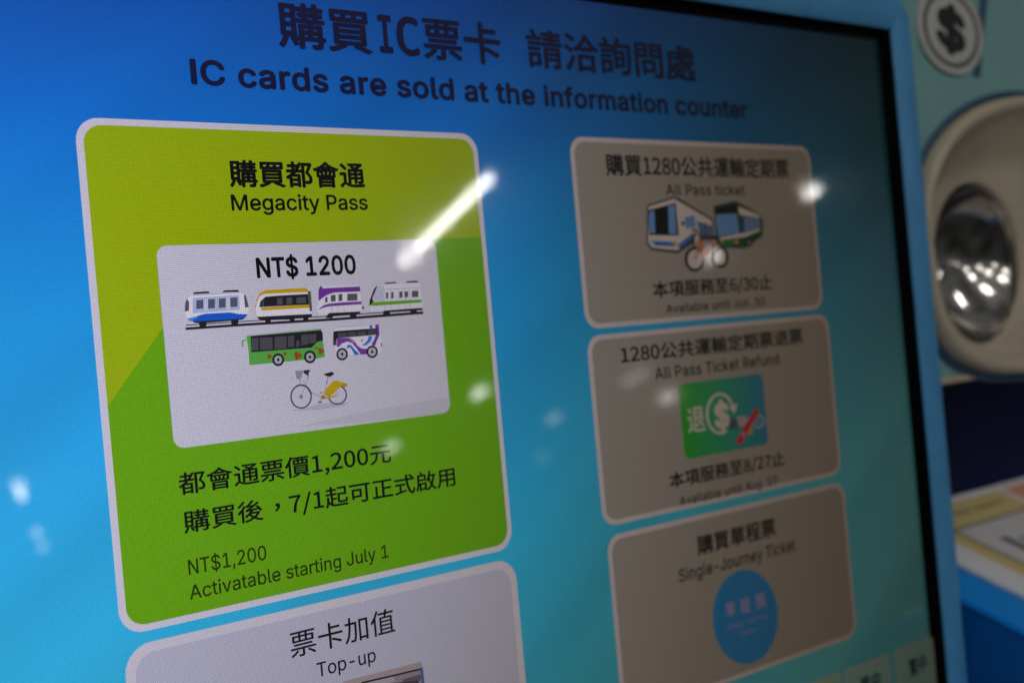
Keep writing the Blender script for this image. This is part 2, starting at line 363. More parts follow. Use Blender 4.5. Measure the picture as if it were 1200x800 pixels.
        26412: (1000, [[460, 839, 460, 629, 65, 629, 65, 553, 367, 553, 303, 428, 225, 313, 134, 215, 37, 140, 92, 79, 197, 167, 293, 280, 377, 410, 444, 553, 460, 553, 460, 183, 226, 183, 226, 107, 460, 107, 460, -80, 539, -80, 539, 107, 772, 107, 772, 183, 539, 183, 539, 553, 553, 553, 620, 410, 703, 280, 799, 168, 906, 81, 965, 146, 864, 220, 772, 316, 692, 429, 628, 553, 937, 553, 937, 629, 539, 629, 539, 839]]),
        27490: (1000, [[188, 619, 188, 44, 49, 44, 49, -30, 949, -30, 949, 44, 577, 44, 577, 430, 905, 430, 905, 505, 577, 505, 577, 837, 499, 837, 499, 44, 265, 44, 265, 619]]),
        27491: (1000, [[188, 510, 188, 38, 52, 38, 52, -35, 950, -35, 950, 38, 565, 38, 565, 353, 878, 353, 878, 426, 565, 426, 565, 693, 917, 693, 917, 767, 90, 767, 90, 693, 486, 693, 486, 38, 265, 38, 265, 510]]),
        27965: (1000, [[96, 779, 201, 720, 287, 658, 334, 718, 246, 777, 140, 832], [42, 499, 141, 444, 222, 386, 266, 446, 184, 501, 85, 552], [76, -16, 139, -67, 232, 90, 321, 257, 266, 306, 169, 132], [615, 838, 563, 734, 493, 636, 406, 547, 305, 473, 360, 417, 468, 501, 468, 443, 812, 443, 812, 512, 480, 512, 570, 610, 643, 720, 772, 556, 917, 430, 943, 463, 973, 492, 811, 619, 678, 789, 690, 817], [415, 330, 415, -83, 491, -83, 491, -29, 784, -29, 784, -80, 862, -80, 862, 330], [491, 39, 491, 262, 784, 262, 784, 39]]),
        29992: (1000, [[153, 770, 153, 407, 150, 296, 134, 180, 98, 66, 32, -36, 63, -58, 90, -85, 140, -16, 176, 61, 201, 143, 216, 227, 467, 227, 467, -71, 543, -71, 543, 227, 813, 227, 813, 22, 807, 3, 786, -3, 629, -2, 655, -74, 771, -73, 841, -62, 877, -34, 887, 22, 887, 770], [227, 698, 467, 698, 467, 537, 227, 537], [813, 698, 813, 537, 543, 537, 543, 698], [227, 466, 467, 466, 467, 298, 223, 298, 227, 407], [813, 466, 813, 298, 543, 298, 543, 466]]),
        31080: (1000, [[646, 107, 778, 25, 884, -56, 942, -11, 831, 68, 700, 145], [175, 365, 175, 305, 827, 305, 827, 365], [271, 148, 170, 58, 44, -14, 102, -64, 230, 19, 341, 124], [54, 236, 54, 173, 463, 173, 463, 2, 460, -10, 445, -14, 327, -13, 351, -81, 442, -79, 500, -69, 531, -45, 539, 0, 539, 173, 949, 173, 949, 236], [125, 661, 125, 430, 881, 430, 881, 661, 646, 661, 646, 738, 929, 738, 929, 800, 65, 800, 65, 738, 347, 738, 347, 661], [416, 738, 575, 738, 575, 661, 416, 661], [195, 604, 347, 604, 347, 488, 195, 488], [416, 604, 575, 604, 575, 488, 416, 488], [646, 604, 807, 604, 807, 488, 646, 488]]),
        31243: (1000, [[532, 733, 834, 733, 834, 549, 532, 549], [462, 798, 462, 484, 907, 484, 907, 798], [448, 209, 448, 144, 644, 144, 644, 13, 381, 13, 381, -53, 963, -53, 963, 13, 718, 13, 718, 144, 919, 144, 919, 209, 718, 209, 718, 330, 941, 330, 941, 396, 425, 396, 425, 330, 644, 330, 644, 209], [361, 826, 216, 780, 43, 744, 65, 687, 212, 712, 212, 558, 49, 558, 49, 488, 202, 488, 124, 314, 28, 172, 67, 103, 143, 219, 212, 365, 212, -78, 286, -78, 286, 353, 377, 229, 422, 288, 286, 426, 286, 488, 411, 488, 411, 558, 286, 558, 286, 729, 413, 768]]),
        32321: (1000, [[632, 60, 769, 2, 881, -60, 937, -16, 821, 44, 685, 98], [295, 96, 185, 35, 53, -14, 109, -65, 243, -5, 363, 70], [200, 238, 248, 246, 407, 257, 237, 194, 164, 172, 108, 161, 126, 97, 204, 110, 477, 130, 477, 1, 473, -11, 458, -15, 337, -14, 364, -77, 454, -77, 514, -68, 545, -45, 553, -1, 553, 135, 799, 151, 862, 93, 915, 135, 820, 213, 703, 287, 655, 251, 733, 201, 356, 179, 526, 243, 693, 322, 648, 372, 532, 312, 346, 305, 463, 361, 425, 392, 508, 392, 508, 438, 453, 438, 463, 526, 538, 526, 538, 574, 468, 574, 479, 703, 148, 703, 181, 745, 517, 745, 517, 796, 213, 796, 229, 829, 167, 844, 111, 754, 34, 680, 89, 644, 138, 691, 127, 574, 46, 574, 46, 526, 121, 526, 102, 392, 401, 392, 308, 341, 242, 313, 181, 299], [645, 704, 811, 704, 776, 625, 728, 558, 679, 624, 641, 697], [631, 840, 581, 722, 505, 628, 554, 582, 604, 639, 640, 574, 684, 515, 605, 462, 512, 420, 555, 370, 647, 415, 726, 471, 817, 405, 922, 358, 942, 388, 966, 414, 861, 455, 772, 515, 834, 601, 878, 704, 946, 704, 946, 760, 672, 760, 696, 827], [250, 631, 294, 602, 329, 570, 186, 570, 195, 657, 416, 657, 408, 570, 333, 570, 359, 597, 322, 629, 276, 657], [235, 507, 284, 474, 321, 438, 169, 438, 181, 529, 259, 529], [323, 438, 350, 466, 315, 498, 270, 529, 404, 529, 394, 438]]),
        33267: (1000, [[146, 423, 274, 438, 783, 463, 845, 391, 910, 437, 795, 554, 653, 670, 594, 631, 719, 525, 254, 507, 349, 603, 442, 714, 917, 714, 917, 785, 77, 785, 77, 714, 343, 714, 254, 608, 191, 544, 154, 512, 122, 497], [460, 415, 460, 285, 142, 285, 142, 215, 460, 215, 460, 30, 54, 30, 54, -41, 948, -41, 948, 30, 537, 30, 537, 215, 864, 215, 864, 285, 537, 285, 537, 415]]),
        34389: (1000, [[329, 395, 267, 265, 177, 161, 191, 291, 195, 409, 195, 595, 452, 595, 452, 528, 249, 515, 252, 463, 452, 476, 452, 449, 458, 407, 480, 381, 522, 368, 589, 364, 816, 364, 864, 368, 896, 383, 914, 413, 923, 460, 892, 468, 862, 481, 849, 430, 808, 419, 593, 419, 535, 425, 522, 450, 522, 481, 777, 498, 773, 548, 522, 532, 522, 595, 849, 595, 810, 500, 873, 481, 909, 557, 942, 644, 890, 658, 877, 655, 526, 655, 526, 720, 870, 720, 870, 777, 526, 777, 526, 840, 452, 840, 452, 655, 124, 655, 124, 410, 122, 303, 110, 186, 84, 70, 37, -37, 95, -82, 145, 29, 175, 152, 217, 111, 285, 185, 311, 123, 341, 71, 258, 9, 162, -32, 196, -84, 295, -39, 381, 25, 445, -22, 520, -51, 606, -65, 703, -69, 939, -69, 964, -5, 706, -5, 623, -2, 548, 10, 481, 33, 422, 70, 485, 174, 526, 306, 487, 317, 475, 315, 363, 315, 389, 380], [334, 259, 452, 259, 421, 182, 381, 116, 349, 171, 322, 239], [585, 316, 585, 237, 582, 196, 571, 154, 547, 112, 506, 73, 553, 30, 600, 77, 629, 129, 643, 182, 647, 234, 647, 257, 755, 257, 755, 142, 759, 89, 773, 64, 797, 52, 824, 48, 869, 48, 912, 56, 928, 68, 938, 87, 947, 178, 898, 203, 894, 126, 883, 106, 865, 103, 839, 103, 824, 106, 820, 138, 820, 316]]),
        35426: (1000, [[87, 538, 87, 478, 367, 478, 367, 538], [87, 406, 87, 347, 368, 347, 368, 406], [47, 670, 47, 608, 408, 608, 408, 670], [150, 814, 193, 746, 226, 680, 282, 718, 248, 780, 203, 846], [686, 292, 686, 184, 530, 184, 530, 292], [686, 353, 530, 353, 530, 461, 686, 461], [549, 840, 479, 658, 377, 513, 441, 466, 469, 501, 469, 70, 530, 70, 530, 121, 748, 121, 748, 523, 485, 523, 543, 621, 871, 621, 849, 172, 814, 10, 798, -3, 775, -6, 643, -1, 660, -38, 667, -76, 805, -76, 846, -65, 879, -35, 904, 26, 921, 148, 933, 350, 943, 651, 944, 690, 575, 690, 622, 824], [86, 273, 86, -67, 147, -67, 147, -19, 367, -19, 367, 273], [147, 210, 306, 210, 306, 44, 147, 44]]),
        35531: (1000, [[81, 538, 81, 478, 366, 478, 366, 538], [81, 406, 81, 347, 366, 347, 366, 406], [41, 670, 41, 608, 399, 608, 399, 670], [151, 814, 192, 746, 224, 680, 283, 715, 250, 778, 207, 844], [646, 840, 646, 773, 434, 773, 434, 715, 646, 715, 646, 655, 460, 655, 460, 600, 646, 600, 646, 534, 408, 534, 408, 476, 959, 476, 959, 534, 718, 534, 718, 600, 922, 600, 922, 655, 718, 655, 718, 715, 936, 715, 936, 773, 718, 773, 718, 840], [827, 360, 827, 289, 554, 289, 554, 360], [484, 417, 484, -78, 554, -78, 554, 109, 827, 109, 827, 0, 824, -11, 811, -15, 711, -15, 733, -77, 813, -76, 864, -67, 890, -43, 897, 0, 897, 417], [554, 235, 827, 235, 827, 162, 554, 162], [81, 273, 81, -67, 144, -67, 144, -19, 372, -19, 372, 273], [144, 210, 307, 210, 307, 44, 144, 44]]),
        36023: (1000, [[646, 734, 819, 734, 819, 630, 646, 630], [414, 734, 582, 734, 582, 630, 414, 630], [186, 734, 349, 734, 349, 630, 186, 630], [116, 793, 116, 571, 891, 571, 891, 793], [250, 336, 757, 336, 757, 261, 250, 261], [250, 211, 757, 211, 757, 134, 250, 134], [250, 460, 757, 460, 757, 386, 250, 386], [175, 513, 175, 82, 834, 82, 834, 513], [584, 30, 748, -27, 877, -82, 955, -41, 813, 15, 642, 71], [348, 73, 211, 16, 50, -26, 105, -83, 268, -29, 417, 41]]),
        36092: (1000, [[132, 151, 91, 46, 31, -41, 89, -81, 152, 17, 200, 136], [258, 127, 305, 45, 339, -32, 398, -3, 363, 72, 315, 152], [149, 553, 299, 553, 299, 424, 149, 424], [149, 365, 299, 365, 299, 234, 149, 234], [149, 740, 299, 740, 299, 612, 149, 612], [83, 802, 83, 172, 366, 172, 366, 802], [445, 399, 445, 143, 381, 143, 381, 86, 445, 86, 445, -81, 513, -81, 513, 86, 832, 86, 832, -2, 828, -15, 813, -19, 699, -18, 721, -79, 810, -78, 866, -69, 893, -45, 900, -2, 900, 86, 961, 86, 961, 143, 900, 143, 900, 399, 702, 399, 702, 457, 957, 457, 957, 514, 813, 514, 813, 581, 919, 581, 919, 636, 813, 636, 813, 696, 935, 696, 935, 753, 813, 753, 813, 839, 745, 839, 745, 753, 596, 753, 596, 839, 529, 839, 529, 753, 408, 753, 408, 696, 529, 696, 529, 636, 434, 636, 434, 581, 529, 581, 529, 514, 385, 514, 385, 457, 636, 457, 636, 399], [596, 696, 745, 696, 745, 636, 596, 636], [596, 514, 596, 581, 745, 581, 745, 514], [636, 143, 513, 143, 513, 218, 636, 218], [702, 143, 702, 218, 832, 218, 832, 143], [636, 342, 636, 270, 513, 270, 513, 342], [702, 342, 832, 342, 832, 270, 702, 270]]),
        36215: (1000, [[99, 387, 95, 257, 84, 138, 62, 33, 26, -53, 90, -88, 126, 5, 150, 116, 214, 32, 300, -20, 412, -47, 555, -54, 940, -54, 953, -15, 971, 20, 554, 18, 428, 24, 328, 47, 328, 251, 491, 251, 491, 317, 328, 317, 328, 466, 501, 466, 501, 534, 312, 534, 312, 660, 476, 660, 476, 727, 312, 727, 312, 839, 241, 839, 241, 727, 74, 727, 74, 660, 241, 660, 241, 534, 48, 534, 48, 466, 259, 466, 259, 85, 204, 150, 163, 244, 170, 382], [548, 516, 548, 189, 554, 136, 574, 104, 611, 87, 670, 82, 846, 82, 899, 90, 933, 118, 952, 173, 962, 261, 927, 273, 895, 291, 891, 218, 882, 175, 867, 155, 841, 150, 677, 150, 631, 157, 620, 189, 620, 449, 833, 449, 833, 424, 905, 424, 905, 792, 538, 792, 538, 726, 833, 726, 833, 516]]),
        36664: (1000, [[742, 449, 742, 78, 796, 78, 796, 449], [872, 487, 872, 2, 869, -10, 857, -13, 768, -12, 787, -70, 859, -69, 903, -60, 926, -38, 932, 2, 932, 487], [679, 843, 628, 772, 562, 707, 487, 650, 406, 606, 449, 558, 504, 589, 504, 530, 869, 530, 869, 592, 509, 592, 604, 664, 686, 749, 799, 641, 931, 558, 974, 610, 836, 688, 720, 795, 736, 821], [512, 278, 627, 278, 627, 191, 512, 191], [512, 331, 512, 414, 627, 414, 627, 331], [454, 471, 454, -79, 512, -79, 512, 134, 627, 134, 627, -3, 625, -10, 617, -13, 563, -13, 580, -68, 629, -66, 663, -57, 681, -37, 685, -3, 685, 471], [71, 592, 71, 233, 202, 233, 202, 155, 43, 155, 43, 90, 202, 90, 202, -79, 268, -79, 268, 90, 420, 90, 420, 155, 268, 155, 268, 233, 400, 233, 400, 592, 269, 592, 269, 668, 418, 668, 418, 734, 269, 734, 269, 840, 202, 840, 202, 734, 52, 734, 52, 668, 202, 668, 202, 592], [130, 386, 207, 386, 207, 290, 130, 290], [263, 386, 340, 386, 340, 290, 263, 290], [130, 536, 207, 536, 207, 440, 130, 440], [263, 536, 340, 536, 340, 440, 263, 440]]),
        36864: (1000, [[80, 760, 164, 677, 227, 595, 288, 640, 221, 720, 138, 800], [780, 580, 780, 483, 467, 483, 467, 580], [780, 639, 467, 639, 467, 733, 780, 733], [384, 83, 443, 107, 644, 166, 641, 229, 467, 184, 467, 420, 853, 420, 853, 795, 391, 795, 391, 216, 377, 168, 350, 145], [560, 350, 726, 217, 856, 86, 912, 130, 849, 196, 767, 267, 933, 378, 873, 422, 802, 364, 719, 306, 611, 388], [259, 484, 52, 484, 52, 414, 188, 414, 188, 105, 117, 64, 41, -2, 87, -64, 165, 16, 229, 50, 270, 33, 326, -3, 445, -43, 600, -53, 943, -43, 964, 32, 790, 19, 602, 14, 455, 21, 342, 56, 259, 107]]),
        36890: (1000, [[65, 757, 159, 669, 235, 585, 290, 635, 212, 717, 117, 800], [256, 465, 43, 465, 43, 394, 184, 394, 184, 110, 114, 65, 39, -8, 86, -70, 159, 19, 220, 56, 262, 36, 318, -3, 436, -46, 595, -57, 948, -47, 956, -10, 969, 26, 788, 13, 596, 8, 448, 16, 333, 56, 256, 108], [364, 803, 364, 744, 787, 744, 720, 699, 645, 658, 499, 717, 451, 674, 647, 589, 363, 589, 363, 71, 434, 71, 434, 237, 603, 237, 603, 75, 671, 75, 671, 237, 845, 237, 845, 146, 842, 133, 828, 129, 726, 130, 747, 69, 831, 70, 883, 80, 910, 103, 917, 146, 917, 589, 786, 589, 712, 628, 823, 695, 917, 771, 870, 807, 855, 803], [845, 531, 845, 443, 671, 443, 671, 531], [434, 387, 603, 387, 603, 296, 434, 296], [434, 443, 434, 531, 603, 531, 603, 443], [845, 387, 845, 296, 671, 296, 671, 387]]),
        36939: (1000, [[310, 805, 310, 622, 378, 622, 378, 748, 860, 748, 860, 622, 931, 622, 931, 805], [68, 760, 147, 670, 204, 583, 270, 623, 209, 709, 129, 796], [429, 370, 581, 370, 581, 302, 429, 302], [654, 370, 809, 370, 809, 302, 654, 302], [429, 485, 581, 485, 581, 419, 429, 419], [654, 485, 809, 485, 809, 419, 654, 419], [311, 190, 311, 132, 581, 132, 581, 52, 654, 52, 654, 132, 936, 132, 936, 190, 654, 190, 654, 251, 878, 251, 878, 536, 654, 536, 654, 597, 844, 597, 844, 653, 654, 653, 654, 706, 581, 706, 581, 653, 384, 653, 384, 597, 581, 597, 581, 536, 363, 536, 363, 251, 581, 251, 581, 190], [253, 445, 47, 445, 47, 375, 181, 375, 181, 126, 115, 81, 42, 6, 90, -59, 160, 33, 217, 72, 257, 51, 312, 10, 431, -35, 593, -47, 945, -36, 953, 2, 966, 38, 790, 24, 595, 19, 445, 28, 330, 69, 253, 123]]),
        37117: (1000, [[508, 806, 439, 670, 439, 724, 313, 724, 313, 832, 243, 832, 243, 724, 89, 724, 89, 657, 243, 657, 243, 537, 43, 537, 43, 470, 283, 470, 160, 366, 21, 283, 68, 222, 149, 271, 149, -75, 217, -75, 217, -16, 443, -16, 443, -61, 515, -61, 515, 373, 281, 373, 377, 470, 560, 470, 560, 537, 431, 537, 510, 656, 576, 785], [313, 657, 431, 657, 344, 537, 313, 537], [217, 47, 217, 153, 443, 153, 443, 47], [217, 213, 217, 311, 443, 311, 443, 213], [603, 783, 603, -80, 677, -80, 677, 712, 864, 712, 807, 577, 741, 439, 807, 376, 848, 317, 871, 262, 878, 212, 872, 164, 848, 133, 801, 122, 716, 124, 732, 87, 738, 50, 832, 51, 869, 59, 900, 74, 939, 125, 951, 206, 945, 261, 924, 319, 884, 382, 818, 449, 963, 752, 909, 786, 897, 783]]),
        38917: (1000, [[517, 418, 850, 418, 850, 320, 517, 320], [517, 265, 850, 265, 850, 166, 517, 166], [517, 570, 850, 570, 850, 473, 517, 473], [555, 92, 449, 26, 316, -28, 363, -81, 500, -23, 620, 50], [720, 48, 830, -17, 920, -82, 979, -37, 886, 28, 777, 89], [32, 182, 62, 110, 417, 238, 404, 304, 259, 255, 259, 653, 393, 653, 393, 724, 53, 724, 53, 653, 184, 653, 184, 231], [446, 629, 446, 108, 924, 108, 924, 629, 687, 629, 719, 727, 962, 727, 962, 792, 397, 792, 397, 727, 634, 727, 612, 629]]),
        65292: (1000, [[157, -107, 228, -71, 283, -20, 318, 44, 330, 120, 325, 168, 308, 204, 282, 227, 245, 235, 192, 217, 169, 163, 191, 110, 244, 92, 261, 94, 250, 46, 225, 6, 187, -27, 135, -54]]),
        32: (224, []),
    },
    'inter': {
        36: (638, [[288, -106, 288, 833, 349, 833, 349, -106], [320, -13, 246, -6, 182, 13, 130, 44, 91, 86, 66, 137, 55, 195, 149, 195, 158, 157, 176, 125, 204, 101, 238, 84, 277, 74, 320, 70, 367, 74, 409, 86, 444, 105, 471, 131, 488, 163, 494, 199, 489, 231, 475, 256, 452, 276, 423, 292, 350, 318, 263, 342, 183, 372, 123, 413, 102, 438, 86, 466, 77, 498, 74, 532, 82, 590, 107, 640, 146, 681, 197, 711, 257, 730, 324, 737, 392, 730, 452, 711, 501, 681, 539, 641, 563, 594, 573, 540, 482, 540, 467, 589, 432, 625, 382, 648, 322, 655, 278, 651, 239, 640, 207, 622, 184, 598, 169, 569, 164, 537, 170, 503, 187, 477, 212, 456, 242, 440, 303, 419, 378, 399, 445, 377, 480, 360, 513, 340, 541, 314, 564, 282, 579, 244, 584, 198, 576, 141, 552, 91, 514, 48, 462, 15, 397, -6]]),
        44: (268, [[54, -171, 97, 101, 196, 101, 121, -171]]),
        45: (647, [[482, 349, 482, 268, 163, 268, 163, 349]]),
        46: (268, [[136, -6, 111, -2, 90, 13, 76, 34, 71, 59, 76, 84, 90, 105, 111, 119, 136, 124, 161, 119, 182, 105, 197, 84, 202, 59, 197, 34, 182, 13, 161, -2]]),
        48: (647, [[324, -10, 249, 1, 186, 34, 135, 88, 98, 162, 76, 254, 68, 363, 76, 472, 99, 564, 136, 638, 186, 692, 249, 726, 324, 737, 399, 726, 462, 692, 512, 638, 549, 564, 572, 472, 579, 363, 572, 254, 549, 162, 512, 88, 462, 34, 399, 1], [324, 71, 373, 79, 415, 105, 448, 148, 472, 205, 486, 278, 491, 363, 486, 449, 472, 522, 448, 579, 415, 622, 373, 648, 324, 657, 274, 648, 233, 622, 200, 579, 176, 522, 161, 449, 156, 363, 161, 278, 176, 205, 200, 148, 233, 105, 274, 79]]),
        49: (647, [[109, 0, 109, 78, 559, 78, 559, 0], [394, 727, 394, 0, 303, 0, 303, 641, 299, 641, 123, 511, 123, 610, 283, 727]]),
        50: (647, [[91, 0, 91, 68, 335, 327, 403, 404, 427, 436, 444, 467, 454, 498, 458, 531, 453, 567, 440, 598, 418, 623, 390, 642, 357, 653, 320, 657, 280, 652, 246, 639, 219, 619, 198, 591, 186, 557, 182, 517, 94, 517, 101, 579, 123, 632, 158, 676, 204, 709, 260, 730, 322, 737, 383, 730, 437, 710, 482, 678, 516, 636, 537, 587, 545, 532, 541, 492, 530, 454, 510, 414, 480, 370, 438, 318, 382, 257, 218, 86, 218, 81, 556, 81, 556, 0]]),
        51: (647, [[311, -10, 248, -4, 190, 14, 140, 43, 100, 82, 74, 131, 62, 188, 156, 188, 164, 154, 181, 124, 205, 101, 236, 85, 272, 75, 312, 71, 355, 75, 393, 87, 425, 106, 450, 133, 465, 166, 470, 207, 466, 245, 452, 280, 427, 310, 393, 334, 346, 349, 287, 354, 224, 354, 224, 427, 411, 641, 411, 646, 100, 646, 100, 727, 532, 727, 532, 658, 302, 398, 302, 413, 377, 412, 441, 394, 492, 362, 530, 318, 554, 265, 562, 207, 554, 147, 529, 94, 491, 51, 441, 18, 381, -3]]),
        55: (647, [[139, 0, 462, 641, 462, 646, 89, 646, 89, 727, 558, 727, 558, 641, 236, 0]]),
        65: (686, [[23, 0, 288, 727, 395, 727, 662, 0, 565, 0, 410, 432, 377, 532, 332, 684, 350, 684, 304, 530, 272, 432, 121, 0], [157, 203, 157, 284, 528, 284, 528, 203]]),
        67: (729, [[382, -10, 293, 2, 215, 36, 149, 91, 100, 165, 68, 256, 58, 363, 68, 470, 100, 562, 149, 636, 215, 691, 293, 725, 382, 737, 436, 733, 486, 721, 533, 701, 575, 673, 611, 639, 640, 598, 662, 551, 676, 498, 584, 498, 573, 533, 556, 564, 536, 590, 511, 612, 482, 629, 451, 642, 417, 649, 382, 651, 319, 643, 262, 618, 215, 576, 179, 520, 156, 449, 148, 363, 156, 278, 179, 207, 215, 150, 263, 109, 319, 84, 382, 76, 417, 78, 451, 86, 482, 98, 511, 115, 536, 137, 556, 163, 573, 194, 584, 229, 676, 229, 662, 177, 640, 130, 611, 89, 575, 54, 533, 27, 487, 7, 436, -6]]),
        73: (429, [[44, 0, 44, 81, 169, 81, 169, 646, 44, 646, 44, 727, 385, 727, 385, 646, 261, 646, 261, 81, 385, 81, 385, 0]]),
        74: (566, [[264, -10, 219, -6, 177, 4, 140, 22, 108, 47, 81, 78, 62, 115, 51, 159, 47, 208, 47, 247, 140, 247, 140, 208, 148, 149, 174, 106, 213, 80, 264, 71, 315, 80, 354, 106, 380, 149, 388, 208, 388, 727, 481, 727, 481, 208, 477, 159, 466, 115, 447, 78, 420, 47, 388, 22, 351, 4, 310, -6]]),
        77: (898, [[86, 0, 86, 727, 217, 727, 396, 267, 411, 227, 428, 175, 445, 120, 460, 70, 439, 70, 454, 118, 472, 173, 489, 226, 504, 267, 681, 727, 811, 727, 811, 0, 721, 0, 721, 416, 721, 467, 722, 527, 723, 590, 725, 653, 733, 653, 711, 585, 689, 518, 668, 460, 651, 416, 488, 0, 409, 0, 243, 416, 227, 459, 207, 516, 184, 583, 160, 653, 170, 653, 172, 595, 173, 531, 174, 469, 174, 416, 174, 0]]),
        78: (748, [[86, 0, 86, 727, 195, 727, 490, 261, 518, 215, 554, 152, 591, 79, 579, 77, 573, 155, 570, 225, 570, 279, 570, 727, 662, 727, 662, 0, 553, 0, 289, 415, 253, 473, 212, 545, 154, 646, 170, 648, 175, 548, 178, 469, 179, 416, 179, 0]]),
        80: (635, [[86, 0, 86, 727, 336, 727, 413, 719, 475, 697, 523, 661, 557, 614, 577, 559, 584, 497, 577, 435, 557, 379, 523, 332, 475, 296, 413, 273, 336, 265, 156, 265, 156, 346, 332, 346, 384, 351, 424, 366, 455, 389, 476, 420, 488, 456, 492, 497, 488, 538, 476, 574, 455, 604, 424, 627, 383, 641, 332, 646, 178, 646, 178, 0]]),
        82: (642, [[86, 0, 86, 727, 337, 727, 414, 720, 476, 698, 524, 664, 558, 619, 578, 565, 585, 503, 578, 442, 558, 388, 524, 344, 476, 310, 414, 289, 337, 283, 138, 283, 138, 364, 334, 364, 385, 369, 425, 381, 456, 402, 477, 429, 489, 463, 493, 503, 489, 544, 477, 578, 456, 607, 425, 628, 384, 642, 333, 646, 178, 646, 178, 0], [505, 0, 329, 327, 433, 327, 611, 0]]),
        83: (638, [[320, -13, 246, -6, 182, 13, 130, 44, 91, 86, 66, 137, 55, 195, 149, 195, 158, 157, 176, 125, 204, 101, 238, 84, 277, 74, 320, 70, 367, 74, 409, 86, 444, 105, 471, 131, 488, 163, 494, 199, 489, 231, 475, 256, 452, 276, 423, 292, 350, 318, 263, 342, 183, 372, 123, 413, 102, 438, 86, 466, 77, 498, 74, 532, 82, 590, 107, 640, 146, 681, 197, 711, 257, 730, 324, 737, 392, 730, 452, 711, 501, 681, 539, 641, 563, 594, 573, 540, 482, 540, 467, 589, 432, 625, 382, 648, 322, 655, 278, 651, 239, 640, 207, 622, 184, 598, 169, 569, 164, 537, 170, 503, 187, 477, 212, 456, 242, 440, 303, 419, 378, 399, 445, 377, 480, 360, 513, 340, 541, 314, 564, 282, 579, 244, 584, 198, 576, 141, 552, 91, 514, 48, 462, 15, 397, -6]]),
        84: (641, [[45, 646, 45, 727, 596, 727, 596, 646, 367, 646, 367, 0, 275, 0, 275, 646]]),
        97: (556, [[228, -12, 179, -7, 135, 7, 97, 31, 68, 64, 50, 105, 43, 154, 48, 197, 62, 230, 83, 256, 111, 276, 143, 291, 179, 301, 255, 314, 334, 324, 361, 329, 379, 336, 390, 347, 394, 364, 394, 367, 391, 398, 381, 424, 365, 445, 343, 460, 314, 470, 280, 473, 244, 470, 213, 461, 188, 447, 168, 430, 153, 411, 143, 391, 59, 416, 81, 460, 112, 495, 149, 520, 190, 536, 233, 546, 277, 549, 308, 548, 342, 542, 376, 532, 408, 515, 437, 491, 461, 458, 476, 414, 481, 359, 481, 0, 395, 0, 395, 74, 389, 74, 377, 55, 360, 35, 337, 17, 308, 1, 272, -9], [243, 65, 288, 70, 326, 84, 355, 106, 376, 133, 389, 164, 394, 197, 394, 271, 385, 265, 371, 260, 331, 251, 286, 245, 251, 240, 192, 227, 167, 215, 148, 199, 135, 178, 131, 150, 135, 124, 146, 103, 163, 87, 185, 75, 213, 67]]),
        98: (606, [[328, -12, 283, -7, 246, 5, 218, 24, 197, 45, 169, 84, 160, 84, 160, 0, 75, 0, 75, 727, 162, 727, 162, 456, 169, 456, 196, 494, 217, 515, 245, 533, 281, 545, 327, 549, 391, 541, 447, 515, 493, 474, 528, 418, 550, 350, 558, 270, 550, 190, 529, 121, 494, 65, 448, 23, 392, -3], [315, 67, 361, 74, 399, 94, 430, 125, 451, 167, 465, 216, 469, 271, 465, 325, 452, 373, 430, 414, 400, 445, 361, 465, 315, 471, 268, 465, 230, 446, 200, 416, 179, 376, 165, 327, 161, 271, 165, 214, 179, 164, 201, 124, 231, 93, 269, 73]]),
        99: (566, [[296, -12, 227, -3, 167, 23, 117, 66, 80, 121, 57, 190, 49, 268, 57, 347, 80, 416, 117, 472, 167, 514, 227, 541, 296, 549, 335, 547, 372, 539, 405, 526, 436, 509, 463, 487, 486, 460, 504, 430, 517, 396, 433, 374, 425, 395, 415, 413, 402, 430, 386, 444, 367, 456, 346, 464, 322, 470, 296, 471, 247, 464, 207, 443, 177, 411, 155, 369, 142, 321, 138, 268, 142, 216, 155, 168, 177, 126, 207, 94, 247, 73, 296, 66, 323, 68, 347, 74, 368, 83, 387, 94, 403, 109, 417, 127, 427, 146, 435, 167, 519, 146, 506, 111, 488, 80, 465, 53, 438, 30, 407, 12, 373, -1, 336, -9]]),
        100: (606, [[279, -12, 215, -3, 159, 23, 113, 65, 78, 121, 56, 190, 49, 270, 56, 350, 78, 418, 113, 474, 160, 515, 216, 541, 280, 549, 325, 545, 362, 533, 389, 515, 411, 494, 438, 456, 444, 456, 444, 727, 531, 727, 531, 0, 447, 0, 447, 84, 438, 84, 410, 45, 389, 24, 361, 5, 325, -7], [292, 67, 338, 73, 376, 93, 406, 124, 428, 164, 441, 214, 445, 271, 441, 327, 428, 376, 407, 416, 376, 446, 338, 465, 292, 471, 245, 465, 207, 445, 177, 414, 155, 373, 142, 325, 138, 271, 142, 216, 155, 167, 177, 125, 207, 94, 246, 74]]),
        101: (577, [[303, -12, 230, -3, 167, 23, 117, 65, 80, 121, 56, 189, 49, 267, 56, 345, 79, 414, 116, 471, 164, 514, 224, 540, 293, 549, 337, 546, 380, 535, 420, 515, 456, 487, 487, 450, 510, 403, 525, 345, 530, 277, 530, 242, 107, 242, 107, 316, 483, 316, 443, 289, 438, 339, 425, 384, 404, 421, 375, 448, 338, 466, 293, 472, 248, 466, 209, 448, 178, 420, 156, 385, 142, 345, 137, 302, 137, 254, 142, 198, 158, 152, 183, 115, 216, 88, 256, 71, 303, 66, 335, 68, 363, 75, 387, 87, 408, 104, 425, 125, 437, 151, 522, 130, 505, 90, 479, 56, 445, 28, 404, 6, 356, -7]]),
